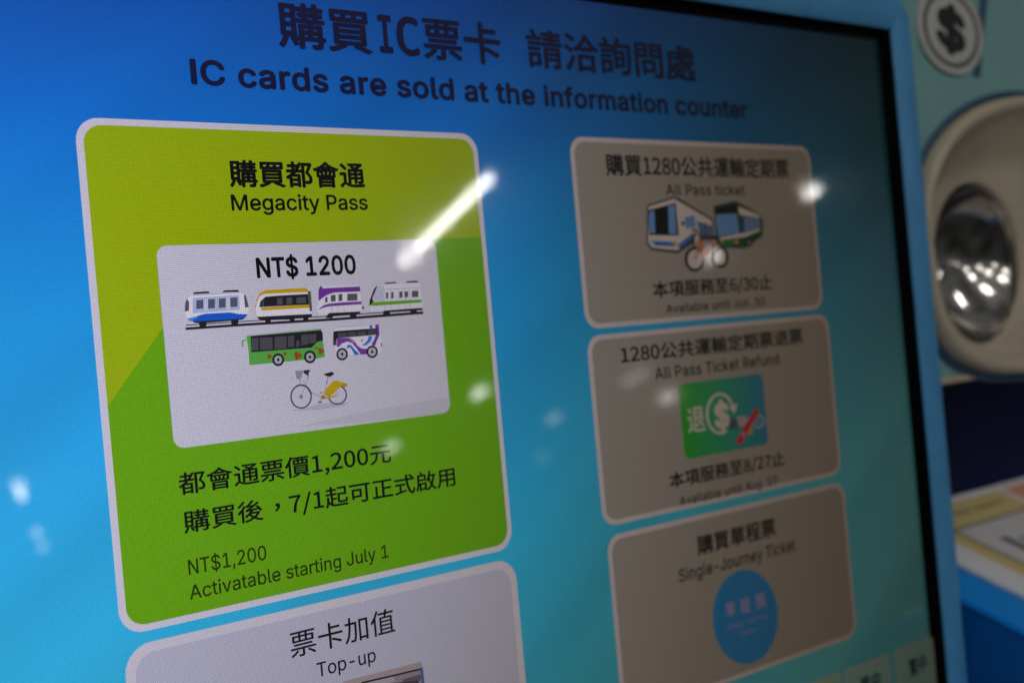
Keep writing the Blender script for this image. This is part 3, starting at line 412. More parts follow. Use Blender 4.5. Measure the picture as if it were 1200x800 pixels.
        102: (363, [[326, 542, 326, 467, 9, 467, 9, 542], [115, 0, 115, 617, 121, 659, 137, 694, 162, 722, 193, 741, 229, 753, 268, 757, 318, 753, 347, 745, 325, 669, 307, 675, 278, 677, 244, 672, 221, 657, 207, 632, 202, 598, 202, 0]]),
        103: (607, [[296, -215, 240, -211, 191, -200, 151, -181, 118, -157, 92, -129, 72, -99, 145, -58, 174, -94, 194, -112, 221, -126, 254, -136, 296, -139, 356, -131, 403, -107, 422, -89, 435, -67, 442, -40, 445, -8, 445, 98, 438, 98, 410, 59, 388, 39, 361, 22, 324, 11, 279, 7, 217, 15, 161, 38, 114, 76, 79, 129, 56, 195, 49, 273, 56, 352, 79, 419, 114, 474, 161, 515, 217, 541, 280, 549, 326, 545, 362, 533, 390, 515, 412, 494, 440, 456, 447, 456, 447, 542, 532, 542, 532, -13, 524, -77, 501, -128, 463, -167, 415, -194, 359, -210], [293, 84, 339, 90, 377, 107, 407, 135, 429, 173, 442, 220, 446, 275, 442, 330, 429, 377, 407, 416, 377, 446, 339, 465, 293, 471, 246, 465, 207, 445, 177, 415, 155, 375, 142, 328, 138, 275, 142, 222, 155, 175, 177, 137, 208, 108, 246, 90]]),
        104: (586, [[162, 324, 162, 0, 75, 0, 75, 727, 162, 727, 162, 411, 146, 411, 177, 475, 217, 517, 267, 541, 325, 549, 377, 544, 422, 527, 459, 498, 487, 458, 505, 407, 510, 343, 510, 0, 423, 0, 423, 336, 415, 393, 390, 435, 351, 462, 300, 470, 263, 466, 230, 454, 202, 433, 181, 404, 167, 368]]),
        105: (238, [[75, 0, 75, 542, 162, 542, 162, 0], [120, 633, 96, 637, 77, 650, 63, 668, 59, 690, 63, 713, 77, 732, 96, 744, 120, 748, 143, 744, 163, 732, 176, 713, 181, 690, 176, 668, 163, 650, 143, 637]]),
        107: (544, [[157, 195, 157, 303, 172, 303, 406, 542, 515, 542, 263, 285, 253, 285], [75, 0, 75, 727, 162, 727, 162, 0], [420, 0, 211, 265, 273, 327, 532, 0]]),
        108: (270, [[199, -3, 144, 5, 106, 29, 83, 68, 75, 121, 75, 727, 162, 727, 162, 141, 165, 109, 172, 89, 186, 78, 209, 74, 229, 75, 242, 78, 258, 4, 231, -1]]),
        109: (871, [[75, 0, 75, 542, 160, 542, 161, 422, 154, 422, 168, 462, 189, 494, 216, 519, 246, 537, 279, 548, 313, 552, 368, 543, 411, 515, 441, 474, 459, 421, 446, 421, 460, 458, 482, 490, 510, 516, 544, 536, 582, 548, 624, 552, 669, 547, 710, 531, 745, 506, 773, 469, 790, 422, 796, 364, 796, 0, 708, 0, 708, 363, 700, 413, 675, 447, 639, 466, 598, 472, 564, 468, 535, 457, 511, 439, 494, 415, 483, 386, 479, 353, 479, 0, 392, 0, 392, 371, 384, 412, 362, 444, 327, 465, 285, 472, 254, 469, 225, 457, 200, 439, 180, 413, 167, 380, 162, 340, 162, 0]]),
        110: (586, [[162, 324, 162, 0, 75, 0, 75, 542, 160, 542, 160, 411, 146, 411, 177, 475, 217, 517, 267, 541, 325, 549, 377, 544, 422, 527, 459, 498, 487, 458, 504, 407, 510, 343, 510, 0, 423, 0, 423, 336, 415, 393, 390, 435, 351, 462, 300, 470, 263, 466, 230, 454, 202, 433, 181, 404, 167, 368]]),
        111: (593, [[296, -12, 227, -3, 167, 23, 117, 66, 80, 121, 57, 190, 49, 268, 57, 347, 80, 416, 117, 472, 167, 514, 227, 541, 296, 549, 366, 541, 427, 514, 476, 472, 514, 416, 537, 347, 545, 268, 537, 190, 514, 121, 476, 66, 427, 23, 366, -3], [296, 66, 346, 73, 386, 94, 417, 126, 439, 168, 452, 216, 456, 268, 452, 320, 439, 369, 417, 411, 386, 443, 346, 464, 296, 471, 247, 464, 207, 443, 177, 411, 155, 369, 142, 321, 138, 268, 142, 216, 155, 168, 177, 126, 207, 94, 247, 73]]),
        112: (606, [[75, -204, 75, 542, 160, 542, 160, 456, 169, 456, 196, 494, 217, 515, 245, 533, 281, 545, 327, 549, 391, 541, 447, 515, 493, 474, 528, 418, 550, 350, 558, 270, 550, 190, 529, 121, 494, 65, 448, 23, 392, -3, 328, -12, 283, -7, 247, 5, 219, 24, 197, 45, 169, 84, 162, 84, 162, -204], [315, 67, 361, 74, 399, 94, 430, 125, 451, 167, 465, 216, 469, 271, 465, 325, 452, 373, 430, 414, 400, 445, 361, 465, 315, 471, 268, 465, 230, 446, 200, 416, 179, 376, 165, 327, 161, 271, 165, 214, 179, 164, 201, 124, 231, 93, 269, 73]]),
        114: (370, [[75, 0, 75, 542, 160, 542, 160, 459, 165, 459, 186, 496, 218, 525, 258, 544, 304, 550, 328, 549, 348, 548, 348, 461, 329, 464, 296, 465, 260, 462, 227, 450, 200, 431, 180, 405, 167, 374, 162, 339, 162, 0]]),
        115: (522, [[260, -12, 207, -8, 160, 5, 120, 25, 88, 54, 65, 91, 51, 135, 134, 152, 150, 113, 177, 86, 214, 70, 259, 65, 310, 71, 349, 89, 375, 116, 383, 147, 378, 173, 363, 194, 338, 210, 303, 222, 213, 243, 149, 265, 103, 297, 76, 339, 67, 391, 73, 435, 93, 474, 124, 505, 164, 529, 213, 544, 267, 549, 319, 545, 363, 532, 399, 512, 427, 485, 448, 452, 463, 414, 383, 396, 369, 425, 347, 451, 314, 469, 268, 475, 223, 470, 187, 453, 163, 427, 155, 396, 161, 369, 177, 348, 205, 331, 245, 319, 328, 299, 392, 277, 438, 245, 464, 203, 473, 152, 467, 107, 446, 67, 414, 34, 371, 9, 319, -6]]),
        116: (325, [[291, 542, 291, 467, 9, 467, 9, 542], [93, 673, 180, 673, 180, 140, 184, 109, 194, 88, 214, 75, 243, 71, 265, 73, 288, 77, 304, 2, 274, -4, 241, -6, 178, 3, 131, 30, 102, 74, 93, 133]]),
        117: (586, [[261, -7, 209, -2, 164, 15, 127, 44, 99, 84, 81, 136, 75, 199, 75, 542, 162, 542, 162, 206, 171, 149, 196, 107, 235, 81, 286, 72, 323, 76, 356, 89, 384, 109, 405, 138, 419, 175, 423, 218, 423, 542, 510, 542, 510, 0, 426, 0, 426, 131, 439, 131, 409, 67, 367, 24, 318, 1]]),
        118: (556, [[232, 0, 25, 542, 121, 542, 236, 222, 267, 124, 294, 30, 263, 30, 290, 124, 320, 222, 436, 542, 531, 542, 323, 0]]),
        121: (556, [[68, -198, 88, -122, 102, -125, 126, -128, 148, -127, 168, -120, 186, -106, 202, -83, 215, -51, 232, -2, 25, 542, 121, 542, 236, 222, 267, 124, 294, 30, 263, 30, 289, 124, 320, 222, 436, 542, 531, 542, 292, -83, 274, -122, 252, -153, 227, -177, 199, -194, 167, -204, 131, -207, 92, -204]]),
        32: (268, []),
    },
    'mono': {
        73: (602, [[98, 729, 503, 729, 503, 646, 350, 646, 350, 83, 503, 83, 503, 0, 98, 0, 98, 83, 251, 83, 251, 646, 98, 646]]),
        67: (602, [[524, 26, 486, 8, 447, -4, 406, -12, 363, -14, 297, -8, 238, 11, 188, 42, 145, 85, 111, 140, 87, 204, 73, 279, 68, 364, 73, 448, 87, 523, 112, 587, 146, 642, 189, 686, 239, 717, 297, 736, 363, 742, 406, 740, 447, 732, 486, 720, 524, 702, 524, 601, 486, 627, 446, 646, 405, 658, 363, 662, 318, 657, 279, 644, 246, 620, 219, 588, 198, 546, 183, 495, 174, 434, 171, 364, 174, 294, 183, 233, 198, 182, 219, 140, 246, 108, 279, 84, 318, 71, 363, 66, 405, 70, 447, 82, 487, 101, 524, 127]]),
        32: (602, []),
    },
}



_gl = {}


def glyph(font, ch):
    """advance and outlines of a letter, in ems"""
    if (font, ch) not in _gl:
        adv, pl = GLYPHS[font][ord(ch)]
        if ch == '，':
            pl = [[v + (330 if i % 2 == 0 else 290) for i, v in enumerate(q)] for q in pl]
        if (font, ch) == ('inter', 'I'):
            adv, pl = 268, [[84, 0, 184, 0, 184, 727, 84, 727]]
        if font == 'inter' and ch in 'PR':       # the stem crosses the bowl: part them into an outline and a hole
            q = pl[0]
            i = next(k for k in range(0, len(q), 2) if q[k] in (156, 138))
            foot, top_ = q[i + 1], q[i + 3]
            pl = [q[:i] + [178, foot, 178, 0], [178, top_] + q[i + 4:-2]] + pl[1:]
        _gl[font, ch] = (adv / 1000, [[(q[i] / 1000, q[i + 1] / 1000) for i in range(0, len(q), 2)] for q in pl])
    return _gl[font, ch]


def area(q):
    return sum(q[i][0] * q[(i + 1) % len(q)][1] - q[(i + 1) % len(q)][0] * q[i][1] for i in range(len(q))) / 2


def inside(p, q):
    c = False
    for i in range(len(q)):
        (x1, y1), (x2, y2) = q[i], q[i - 1]
        if (y1 > p[1]) != (y2 > p[1]) and p[0] < (x2 - x1) * (p[1] - y1) / (y2 - y1) + x1:
            c = not c
    return c


_tri = {}


def triangles(font, ch):
    """the letter's filled area: points and triangles, every outer contour filled with the holes it holds"""
    if (font, ch) not in _tri:
        pl = glyph(font, ch)[1]
        pts, tris = [], []
        if pl:
            sign = math.copysign(1, area(max(pl, key=lambda q: abs(area(q)))))
            outer = [q for q in pl if area(q) * sign > 0]
            holes = [q for q in pl if area(q) * sign <= 0]
            for q in outer:
                mine = [h for h in holes if inside(h[0], q)
                        and min((o_ for o_ in outer if inside(h[0], o_)), key=lambda o_: abs(area(o_))) is q]
                loops = [[Vector((p[0], p[1], 0)) for p in c] for c in [q] + mine]
                base = len(pts)
                pts += [p for c in [q] + mine for p in c]
                tris += [tuple(base + i for i in tr) for tr in tessellate_polygon(loops)]
        _tri[font, ch] = (pts, tris)
    return _tri[font, ch]


def put(bm, pts, tris, y, mi):
    vs = [bm.verts.new((p[0], y, p[1])) for p in pts]
    for a, b, c in tris:
        pa, pb, pc = pts[a], pts[b], pts[c]
        cr_ = (pb[0] - pa[0]) * (pc[1] - pa[1]) - (pb[1] - pa[1]) * (pc[0] - pa[0])
        if abs(cr_) < 1e-14:
            continue
        f = bm.faces.new((vs[a], vs[b], vs[c]) if cr_ > 0 else (vs[a], vs[c], vs[b]))
        f.material_index = mi


def spread(bold):
    return [(0, 0)] + ([(bold * math.cos(R(a)), bold * math.sin(R(a))) for a in range(0, 360, 45)] if bold else [])


def lettering(bm, s, font, bl, br, tl, y, mode, bold=0.0, mi=0, track=0.0):
    """writes s from bl to br (measured foot of the line) with the height given by tl; mode: 'ink' or 'cap'"""
    x, pts, tris = 0, [], []
    for ch in s:
        gp, gt = triangles(font, ch)
        base = len(pts)
        pts += [(p[0] + x, p[1]) for p in gp]
        tris += [tuple(base + i for i in tr) for tr in gt]
        x += glyph(font, ch)[0] + track
    xs, ys = [p[0] for p in pts], [p[1] for p in pts]
    x0, x1 = min(xs) - bold, max(xs) + bold
    y0, y1 = (min(ys) - bold, max(ys) + bold) if mode == 'ink' else (-bold, 0.727 + bold)
    B, C, T = plan(*bl), plan(*br), plan(*tl)
    ub, vb = B[0], (B[1] + C[1]) / 2
    sxx, syy = (C[0] - ub) / (x1 - x0), (T[1] - B[1]) / (y1 - y0)
    yb = vb - (0 if mode == 'ink' else bold * 0)
    for k, (dx, dy) in enumerate(spread(bold)):
        put(bm, [(ub + (p[0] + dx - x0) * sxx, yb + (p[1] + dy - y0) * syy) for p in pts], tris, y - k * 0.0000012, mi)


def dollar(bm, cu, cv, w_, h_, y, bold=0.045, mi=0, turn=0.0):
    pts, tris = triangles('inter', '$')
    xs, ys = [p[0] for p in pts], [p[1] for p in pts]
    mx, my = (max(xs) + min(xs)) / 2, (max(ys) + min(ys)) / 2
    fx, fy = w_ / (max(xs) - min(xs)), h_ / (max(ys) - min(ys))
    c, s = math.cos(turn), math.sin(turn)
    for k, (dx, dy) in enumerate(spread(bold)):
        q = [((p[0] + dx - mx) * fx, (p[1] + dy - my) * fy) for p in pts]
        put(bm, [(cu + a * c - b * s, cv + a * s + b * c) for a, b in q], tris, y - k * 0.0000012, mi)


def caption(name, parent, color, runs, k):
    bm = bmesh.new()
    for r in runs:
        lettering(bm, *r[:5], layer(k), *r[5:])
    return part(name, bm, lcd(color), parent)


class Picture:
    """a flat coloured drawing shown on the display: shapes in measured coordinates, painted one over the other"""

    def __init__(self, k, ox=0, oy=0, s=1.0):
        self.bm, self.k, self.n, self.o = bmesh.new(), k, 0, (ox, oy, s)
        self.mats = []

    def pt(self, p):
        ox, oy, s = self.o
        return plan(ox + p[0] / s, oy + p[1] / s)

    def mi(self, c):
        m_ = lcd(c)
        if m_ not in self.mats:
            self.mats.append(m_)
        return self.mats.index(m_)

    def y(self):
        self.n += 1
        return layer(self.k) - self.n * 0.0000025

    def poly(self, c, *pts):
        face(self.bm, [self.pt(p) for p in pts], self.y(), self.mi(c))

    def rect(self, c, x0, y0, x1, y1, sk=0.0):
        self.poly(c, (x0, y0 + sk), (x1, y0 - sk), (x1, y1 - sk), (x0, y1 + sk))

    def disc(self, c, cx, cy, rx, ry=None):
        ry = ry or rx
        self.poly(c, *ell(cx, cy, rx, ry))

    def ring(self, c, cx, cy, rx, ry, t, a0=0, a1=360, n=36):
        o_ = [self.pt(p) for p in ell(cx, cy, rx, ry, n, a0, a1)]
        i_ = [self.pt(p) for p in ell(cx, cy, rx - t, ry - t, n, a0, a1)]
        y, mi, L = self.y(), self.mi(c), len(o_)
        for j in range(L if a1 - a0 == 360 else L - 1):
            face(self.bm, [o_[j], o_[(j + 1) % L], i_[(j + 1) % L], i_[j]], y, mi)

    def line(self, c, pts, t):
        y, mi = self.y(), self.mi(c)
        for (ax, ay), (bx, by) in zip(pts, pts[1:]):
            L = math.hypot(bx - ax, by - ay)
            nx, ny = -(by - ay) / L * t / 2, (bx - ax) / L * t / 2
            face(self.bm, [self.pt(q) for q in ((ax + nx, ay + ny), (bx + nx, by + ny), (bx - nx, by - ny), (ax - nx, ay - ny))], y, mi)

    def done(self, name, parent, label=None):
        return part(name, self.bm, self.mats, parent, label)


# ------------------------------------------------------------------ the ticket machine behind the display
teal = mat('teal_sheet_metal', (0.160, 0.335, 0.330), 0.42, 0, 0.05, 300, 0.05)
cream = mat('cream_moulding', (0.40, 0.345, 0.255), 0.45, 0, 0.05, 300, 0.12)
trim_blue = mat('blue_trim', (0.018, 0.060, 0.120), 0.4)
chrome = mat('polished_steel', (0.42, 0.40, 0.38), 0.15, 1.0, 0.0)
navy = mat('navy_lacquer', (0.003, 0.007, 0.045), 0.45, 0, 0.03, 200, 0.08, 0, 0.12)
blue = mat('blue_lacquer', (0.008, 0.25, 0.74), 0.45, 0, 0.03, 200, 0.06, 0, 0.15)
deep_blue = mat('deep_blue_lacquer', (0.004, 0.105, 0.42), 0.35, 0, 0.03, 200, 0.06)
grey_print = mat('grey_ring_print', (0.045, 0.043, 0.048), 0.5)
plate_white = mat('badge_enamel', (0.42, 0.41, 0.39), 0.5, 0, 0, 200, 0.03)
ink = mat('black_ink', (0.008, 0.008, 0.010), 0.5)

machine = thing('ticket_machine', 'teal ticket machine front with dollar badge and chrome cup behind the touchscreen', 'ticket machine', (0.05, 0.25, -1.25))
PW = 0.012              # the teal front panel lies this far behind the display surface


def slab(bm, outline, y0, y1, bevel=0.0, mi=0):
    """outline extruded from y0 (front) to y1 (back)"""
    n = len(outline)
    a = sum(outline[i][0] * outline[(i + 1) % n][1] - outline[(i + 1) % n][0] * outline[i][1] for i in range(n))
    if a < 0:
        outline = outline[::-1]
    F = [bm.verts.new((p[0], y0, p[1])) for p in outline]
    B = [bm.verts.new((p[0], y1, p[1])) for p in outline]
    fs = [bm.faces.new(F), bm.faces.new(B[::-1])]
    for i in range(n):
        fs.append(bm.faces.new((F[i], B[i], B[(i + 1) % n], F[(i + 1) % n])))
    for f in fs:
        f.material_index = mi
    if bevel:
        es = [F[i] for i in range(n)]
        ed = [e_ for e_ in fs[0].edges]
        bmesh.ops.bevel(bm, geom=ed, offset=bevel, segments=3, affect='EDGES', profile=0.5)


def loft(bm, rings, mi=None, cap_last=False):
    """rings: lists of (u, y, v) of equal length, outermost first"""
    vr = [[bm.verts.new(p) for p in r] for r in rings]
    n = len(vr[0])
    for j in range(len(vr) - 1):
        for i in range(n):
            f = bm.faces.new((vr[j][i], vr[j][(i + 1) % n], vr[j + 1][(i + 1) % n], vr[j + 1][i]))
            f.material_index = mi[j] if mi else 0
            f.smooth = True
    if cap_last:
        f = bm.faces.new(vr[-1])
        f.material_index = mi[-1] if mi else 0


# cabinet and the panels of its front
bm = bmesh.new()
slab(bm, [(-0.30, 0.30), (0.60, 0.30), (0.60, -0.40), (-0.30, -0.40)], 0.0755, 0.42)
part('cabinet', bm, navy, machine)
NS = 72


def plate_ring(off, y, lower=0.0):
    out = []
    cu, cv, a, b1, b2 = 0.290, 0.027, 0.092 - off, 0.056 - off - lower, 0.060 - off
    for i in range(NS):
        t = 2 * math.pi * i / NS
        c, s = math.cos(t), math.sin(t)
        n = 2.05 if s > 0 else 3.4
        b = b1 if s > 0 else b2
        x_ = math.copysign(abs(c) ** (2 / n), c)
        z_ = math.copysign(abs(s) ** (2 / n), s)
        out.append((cu + a * x_, y, cv + b * z_))
    return out


CUP = (0.2530, 0.0141, 0.0315, 0.0328)


def cup_ring(k, y, n=NS):
    return [(CUP[0] + CUP[2] * k * math.cos(2 * math.pi * i / n), y, CUP[1] + CUP[3] * k * math.sin(2 * math.pi * i / n)) for i in range(n)]


def sheet_with_hole(bm, u0, u1, v0, v1, hole, y, thick):
    """rectangular sheet with an opening: a ring of quads between the opening and the outer edge"""
    cu = sum(p[0] for p in hole) / len(hole)
    cv = sum(p[2] for p in hole) / len(hole)
    rim = []
    for (hu, _, hv) in hole:
        du, dv = hu - cu, hv - cv
        ts = []
        if du > 1e-9: ts.append((u1 - cu) / du)
        if du < -1e-9: ts.append((u0 - cu) / du)
        if dv > 1e-9: ts.append((v1 - cv) / dv)
        if dv < -1e-9: ts.append((v0 - cv) / dv)
        t = min(ts)
        rim.append((cu + du * t, y, cv + dv * t))
    for cx, cz in ((u0, v0), (u1, v0), (u1, v1), (u0, v1)):
        i = min(range(len(rim)), key=lambda j: (rim[j][0] - cx) ** 2 + (rim[j][2] - cz) ** 2)
        rim[i] = (cx, y, cz)
    h = [(p[0], y, p[2]) for p in hole]
    loft(bm, [[(p[0], y + thick, p[2]) for p in rim], rim, h, [(p[0], y + thick, p[2]) for p in hole]])
    for f in bm.faces:
        f.smooth = False


bm = bmesh.new()
sheet_with_hole(bm, -0.30, 0.60, -0.0285, 0.30, plate_ring(0.004, 0), PW, 0.02)
part('front_panel', bm, teal, machine)
# light rail that closes the teal panel at its foot
bm = bmesh.new()
slab(bm, [(-0.30, -0.0287), (0.60, -0.0287), (0.60, -0.0312), (-0.30, -0.0312)], PW - 0.0012, 0.0595)
part('edge_rail', bm, cream, machine)
bm = bmesh.new()
slab(bm, [(-0.30, -0.0314), (0.60, -0.0314), (0.60, -0.395), (-0.30, -0.395)], 0.060, 0.075)
part('lower_panel', bm, navy, machine, 'dark navy panel under the coin cup')

# cream moulding around the cup with its blue trim
bm = bmesh.new()
loft(bm, [plate_ring(-0.0022, PW - 0.0004), plate_ring(-0.0018, PW - 0.0016), plate_ring(0.0005, PW - 0.0016), plate_ring(0.0007, PW + 0.004)])
part('blue_trim', bm, trim_blue, machine)
bm = bmesh.new()
loft(bm, [plate_ring(0.0008, PW + 0.002), plate_ring(0.0010, PW - 0.0045), plate_ring(0.0022, PW - 0.0062), plate_ring(0.0040, PW - 0.0066), plate_ring(0.0058, PW - 0.0058),
          plate_ring(0.0066, PW - 0.0040, 0.001), plate_ring(0.0075, PW - 0.0015, 0.003), plate_ring(0.0090, PW + 0.0040, 0.014), plate_ring(0.0105, PW + 0.0058, 0.0165), plate_ring(0.013, PW + 0.0060, 0.018)])
n0 = len(bm.verts)
# flat bottom of the moulding up to the round opening
ring_o = plate_ring(0.013, PW + 0.0060, 0.018)
ang = [math.atan2(p[2] - CUP[1], p[0] - CUP[0]) for p in ring_o]
inner = [(CUP[0] + CUP[2] * 1.035 * math.cos(a), PW + 0.0060, CUP[1] + CUP[3] * 1.035 * math.sin(a)) for a in ang]
inner2 = [(CUP[0] + CUP[2] * 1.012 * math.cos(a), PW + 0.0063, CUP[1] + CUP[3] * 1.012 * math.sin(a)) for a in ang]
inner3 = [(CUP[0] + CUP[2] * 1.0 * math.cos(a), PW + 0.0075, CUP[1] + CUP[3] * 1.0 * math.sin(a)) for a in ang]
inner4 = [(CUP[0] + CUP[2] * 0.998 * math.cos(a), PW + 0.0100, CUP[1] + CUP[3] * 0.998 * math.sin(a)) for a in ang]
loft(bm, [ring_o, inner, inner2, inner3, inner4])
part('cup_surround', bm, cream, machine)
bm = bmesh.new()
prof = [(1.0, 0.0082)] + [(math.sin(R(a)) / math.sin(R(66)) * 0.998, 0.0088 + 0.030 * (math.cos(R(a)) - math.cos(R(66))) / 0.8) for a in range(66, 3, -4)]
loft(bm, [cup_ring(k, PW + d) for k, d in prof], cap_last=True)
part('chrome_cup', bm, chrome, machine, smooth=True)

# round badge with the dollar sign, and the blue strip beside it
BC = (0.2350, 0.1060)
bm = bmesh.new()
slab(bm, ell(BC[0], BC[1], 0.0222, 0.0176, 48), PW - 0.0014, PW - 0.0001, 0.0004)
badge = part('dollar_badge', bm, plate_white, machine)
bm = bmesh.new()
o_ = ell(BC[0], BC[1], 0.0190, 0.0150, 48)
i_ = ell(BC[0], BC[1], 0.0168, 0.0132, 48)
for j in range(48):
    face(bm, [o_[j], o_[(j + 1) % 48], i_[(j + 1) % 48], i_[j]], PW - 0.00146)
part('badge_ring', bm, grey_print, badge)
bm = bmesh.new()


dollar(bm, BC[0] - 0.0003, BC[1], 0.0165, 0.0185, PW - 0.00147, bold=0.06, turn=R(-10))
part('dollar_sign', bm, ink, badge)
bm = bmesh.new()
slab(bm, [(0.3150, 0.298), (0.3195, 0.298), (0.2540, 0.0888), (0.2495, 0.0888)], PW - 0.0006, PW - 0.00005)
part('blue_strip', bm, trim_blue, machine)

# the ledge that juts out level under the navy panel
ct, st = math.cos(TILT), math.sin(TILT)
LE = (0.31442, 0.060, -0.08692)       # where the ledge's top meets the panel


def ledge_point(a, d, h=0.0):
    """a to the right, d out towards the viewer, h up, all level with the floor"""
    a, d = a * 1.1529, d * 1.1529
    return (LE[0] + a, LE[1] - d * ct + h * st, LE[2] - d * st + h * ct)


def ledge_box(bm, a0, a1, d0, d1, h0, h1, mi=0):
    v = [bm.verts.new(ledge_point(a, d, h)) for h in (h0, h1) for d in (d0, d1) for a in (a0, a1)]
    for ids in ((0, 1, 3, 2), (4, 6, 7, 5), (0, 4, 5, 1), (2, 3, 7, 6), (0, 2, 6, 4), (1, 5, 7, 3)):
        f = bm.faces.new([v[i] for i in ids])
        f.material_index = mi


bm = bmesh.new()
ledge_box(bm, -0.101, 0.19, -0.004, 0.105, -0.006, -0.0030)
bmesh.ops.recalc_face_normals(bm, faces=bm.faces)
bmesh.ops.bevel(bm, geom=bm.edges[:], offset=0.0012, segments=2, affect='EDGES')
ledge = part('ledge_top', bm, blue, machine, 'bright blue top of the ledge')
bm = bmesh.new()
ledge_box(bm, -0.100, 0.19, -0.004, 0.1035, -0.14, -0.0062)
bmesh.ops.recalc_face_normals(bm, faces=bm.faces)
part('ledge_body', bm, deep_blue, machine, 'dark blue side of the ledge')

# ------------------------------------------------------------------ printed notice lying on the ledge
card_white = mat('white_card', (0.72, 0.72, 0.76), 0.5, 0, 0.03, 300, 0.03)
card_grey = mat('grey_print', (0.58, 0.57, 0.58), 0.5)
yellow = mat('yellow_print', (0.62, 0.50, 0.21), 0.5)
orange = mat('orange_print', (0.68, 0.30, 0.17), 0.5)
line_grey = mat('dark_grey_print', (0.11, 0.11, 0.11), 0.5)
notice = thing('notice_card', 'white notice card printed with yellow and orange boxes lying on the blue ledge', 'notice', ledge_point(0.0, 0.06, -0.003))
bm = bmesh.new()
ledge_box(bm, -0.0815, 0.15, 0.0015, 0.098, -0.0028, 0.0)
bmesh.ops.recalc_face_normals(bm, faces=bm.faces)
bmesh.ops.bevel(bm, geom=bm.edges[:], offset=0.0006, segments=2, affect='EDGES')
part('board', bm, card_white, notice)


def print_box(name, a0, a1, d0, d1, m_, k):
    bm = bmesh.new()
    f = bm.faces.new([bm.verts.new(ledge_point(a, d, 0.00012 * k)) for a, d in ((a0, d0), (a0, d1), (a1, d1), (a1, d0))])
    return part(name, bm, m_, notice)


print_box('yellow_box', -0.068, -0.0045, 0.006, 0.093, yellow, 1)
print_box('orange_box', -0.0005, 0.06, 0.006, 0.0195, orange, 1)
print_box('yellow_box', 0.0625, 0.145, 0.006, 0.0195, yellow, 1)
print_box('outline', -0.0605, 0.14, 0.0215, 0.090, line_grey, 2)
print_box('grey_field', -0.0590, 0.139, 0.0228, 0.0890, card_grey, 3)
for a0, a1, d0, d1 in ((-0.0485, -0.0440, 0.0335, 0.062), (-0.0405, -0.0375, 0.036, 0.070), (-0.0345, -0.0315, 0.036, 0.066), (-0.050, -0.036, 0.0130, 0.0142), (-0.032, -0.014, 0.0130, 0.0142)):
    print_box('printed_line', a0, a1, d0, d1, line_grey, 4)

# ------------------------------------------------------------------ the touchscreen
bezel_paint = mat('sky_blue_bezel', (0.055, 0.250, 0.500), 0.42, 0, 0.08, 500, 0.10)
rubber = mat('black_gasket', (0.002, 0.0025, 0.004), 0.6, 0, 0, 200, 0, 0, 0.1)
screen = thing('touchscreen', 'lit touchscreen in a light blue bezel showing ticket buttons on a blue background', 'touchscreen', (0.004, 0.012, -0.205))
U0, U1, V0, V1 = -0.1655, 0.1735, -0.175, 0.0966         # opening of the bezel
FB = -0.0045


def frame_ring(du, y, r):
    return [(p[0], y, p[1]) for p in rrect(U0 - du, U1 + du, V0 - du, V1 + du, max(r, 0.0004), 8)]


bm = bmesh.new()
loft(bm, [frame_ring(0.0125, PW - 0.0002, 0.0085), frame_ring(0.0127, PW - 0.004, 0.0087), frame_ring(0.0126, FB + 0.003, 0.0086), frame_ring(0.0121, FB + 0.0012, 0.0081), frame_ring(0.0110, FB + 0.0003, 0.007),
          frame_ring(0.0095, FB, 0.006), frame_ring(0.0004, FB, 0.0012), frame_ring(0.0, FB + 0.0004, 0.0008), frame_ring(0.0, FB + 0.0009, 0.0008)])
part('bezel', bm, bezel_paint, screen)
bm = bmesh.new()
loft(bm, [frame_ring(0.0, FB + 0.00092, 0.0008), frame_ring(0.0, 0.00002, 0.0008), frame_ring(-0.0030, 0.00001, 0.0004)])
for f in bm.faces:
    f.smooth = False
part('gasket', bm, rubber, screen)

# the panel itself with the page's background: deep blue at the top running to light blue, greener to the right with glass reflections painted in, with faint rays
bm = bmesh.new()
face(bm, [(U0, V0), (U1, V0), (U1, V1), (U0, V1)], 0.00006)
bgm = lcd((0.05, 0.5, 1.2), 'page_background')
t = bgm.node_tree
tcn = t.nodes.new('ShaderNodeTexCoord')
sep = t.nodes.new('ShaderNodeSeparateXYZ')
t.links.new(tcn.outputs['Object'], sep.inputs[0])


def ramp(stops_, src):
    r = t.nodes.new('ShaderNodeValToRGB')
    e_ = r.color_ramp.elements
    e_[0].position, e_[0].color = stops_[0][0], (*stops_[0][1], 1)
    e_[1].position, e_[1].color = stops_[-1][0], (*stops_[-1][1], 1)
    for p_, c_ in stops_[1:-1]:
        e_.new(p_).color = (*c_, 1)
    t.links.new(src, r.inputs[0])
    return r.outputs[0]


def maprange(src, a, b):
    r = t.nodes.new('ShaderNodeMapRange')
    r.inputs[1].default_value, r.inputs[2].default_value = a, b
    t.links.new(src, r.inputs[0])
    return r.outputs[0]


BV = BASE[screen.name]
hgt = maprange(sep.outputs[2], -0.12 - BV.z, 0.10 - BV.z)
across = maprange(sep.outputs[0], -0.13 - BV.x, 0.175 - BV.x)
left = ramp([(0.0, (0.09, 0.72, 0.86)), (0.30, (0.05, 0.78, 1.12)), (0.60, (0.022, 0.58, 1.18)), (0.80, (0.007, 0.28, 0.96)), (1.0, (0.002, 0.10, 0.62))], hgt)
right = ramp([(0.0, (0.22, 1.00, 1.15)), (0.35, (0.19, 0.92, 1.10)), (0.60, (0.10, 0.52, 0.80)), (0.80, (0.02, 0.22, 0.30)), (1.0, (0.01, 0.10, 0.11))], hgt)  # glass reflections and backlight leak painted into the lower right's teal
mixn = t.nodes.new('ShaderNodeMix')
mixn.data_type = 'RGBA'
acr = t.nodes.new('ShaderNodeValToRGB')
acr.color_ramp.elements[0].position = 0.45
acr.color_ramp.elements[1].position = 1.0
t.links.new(across, acr.inputs[0])
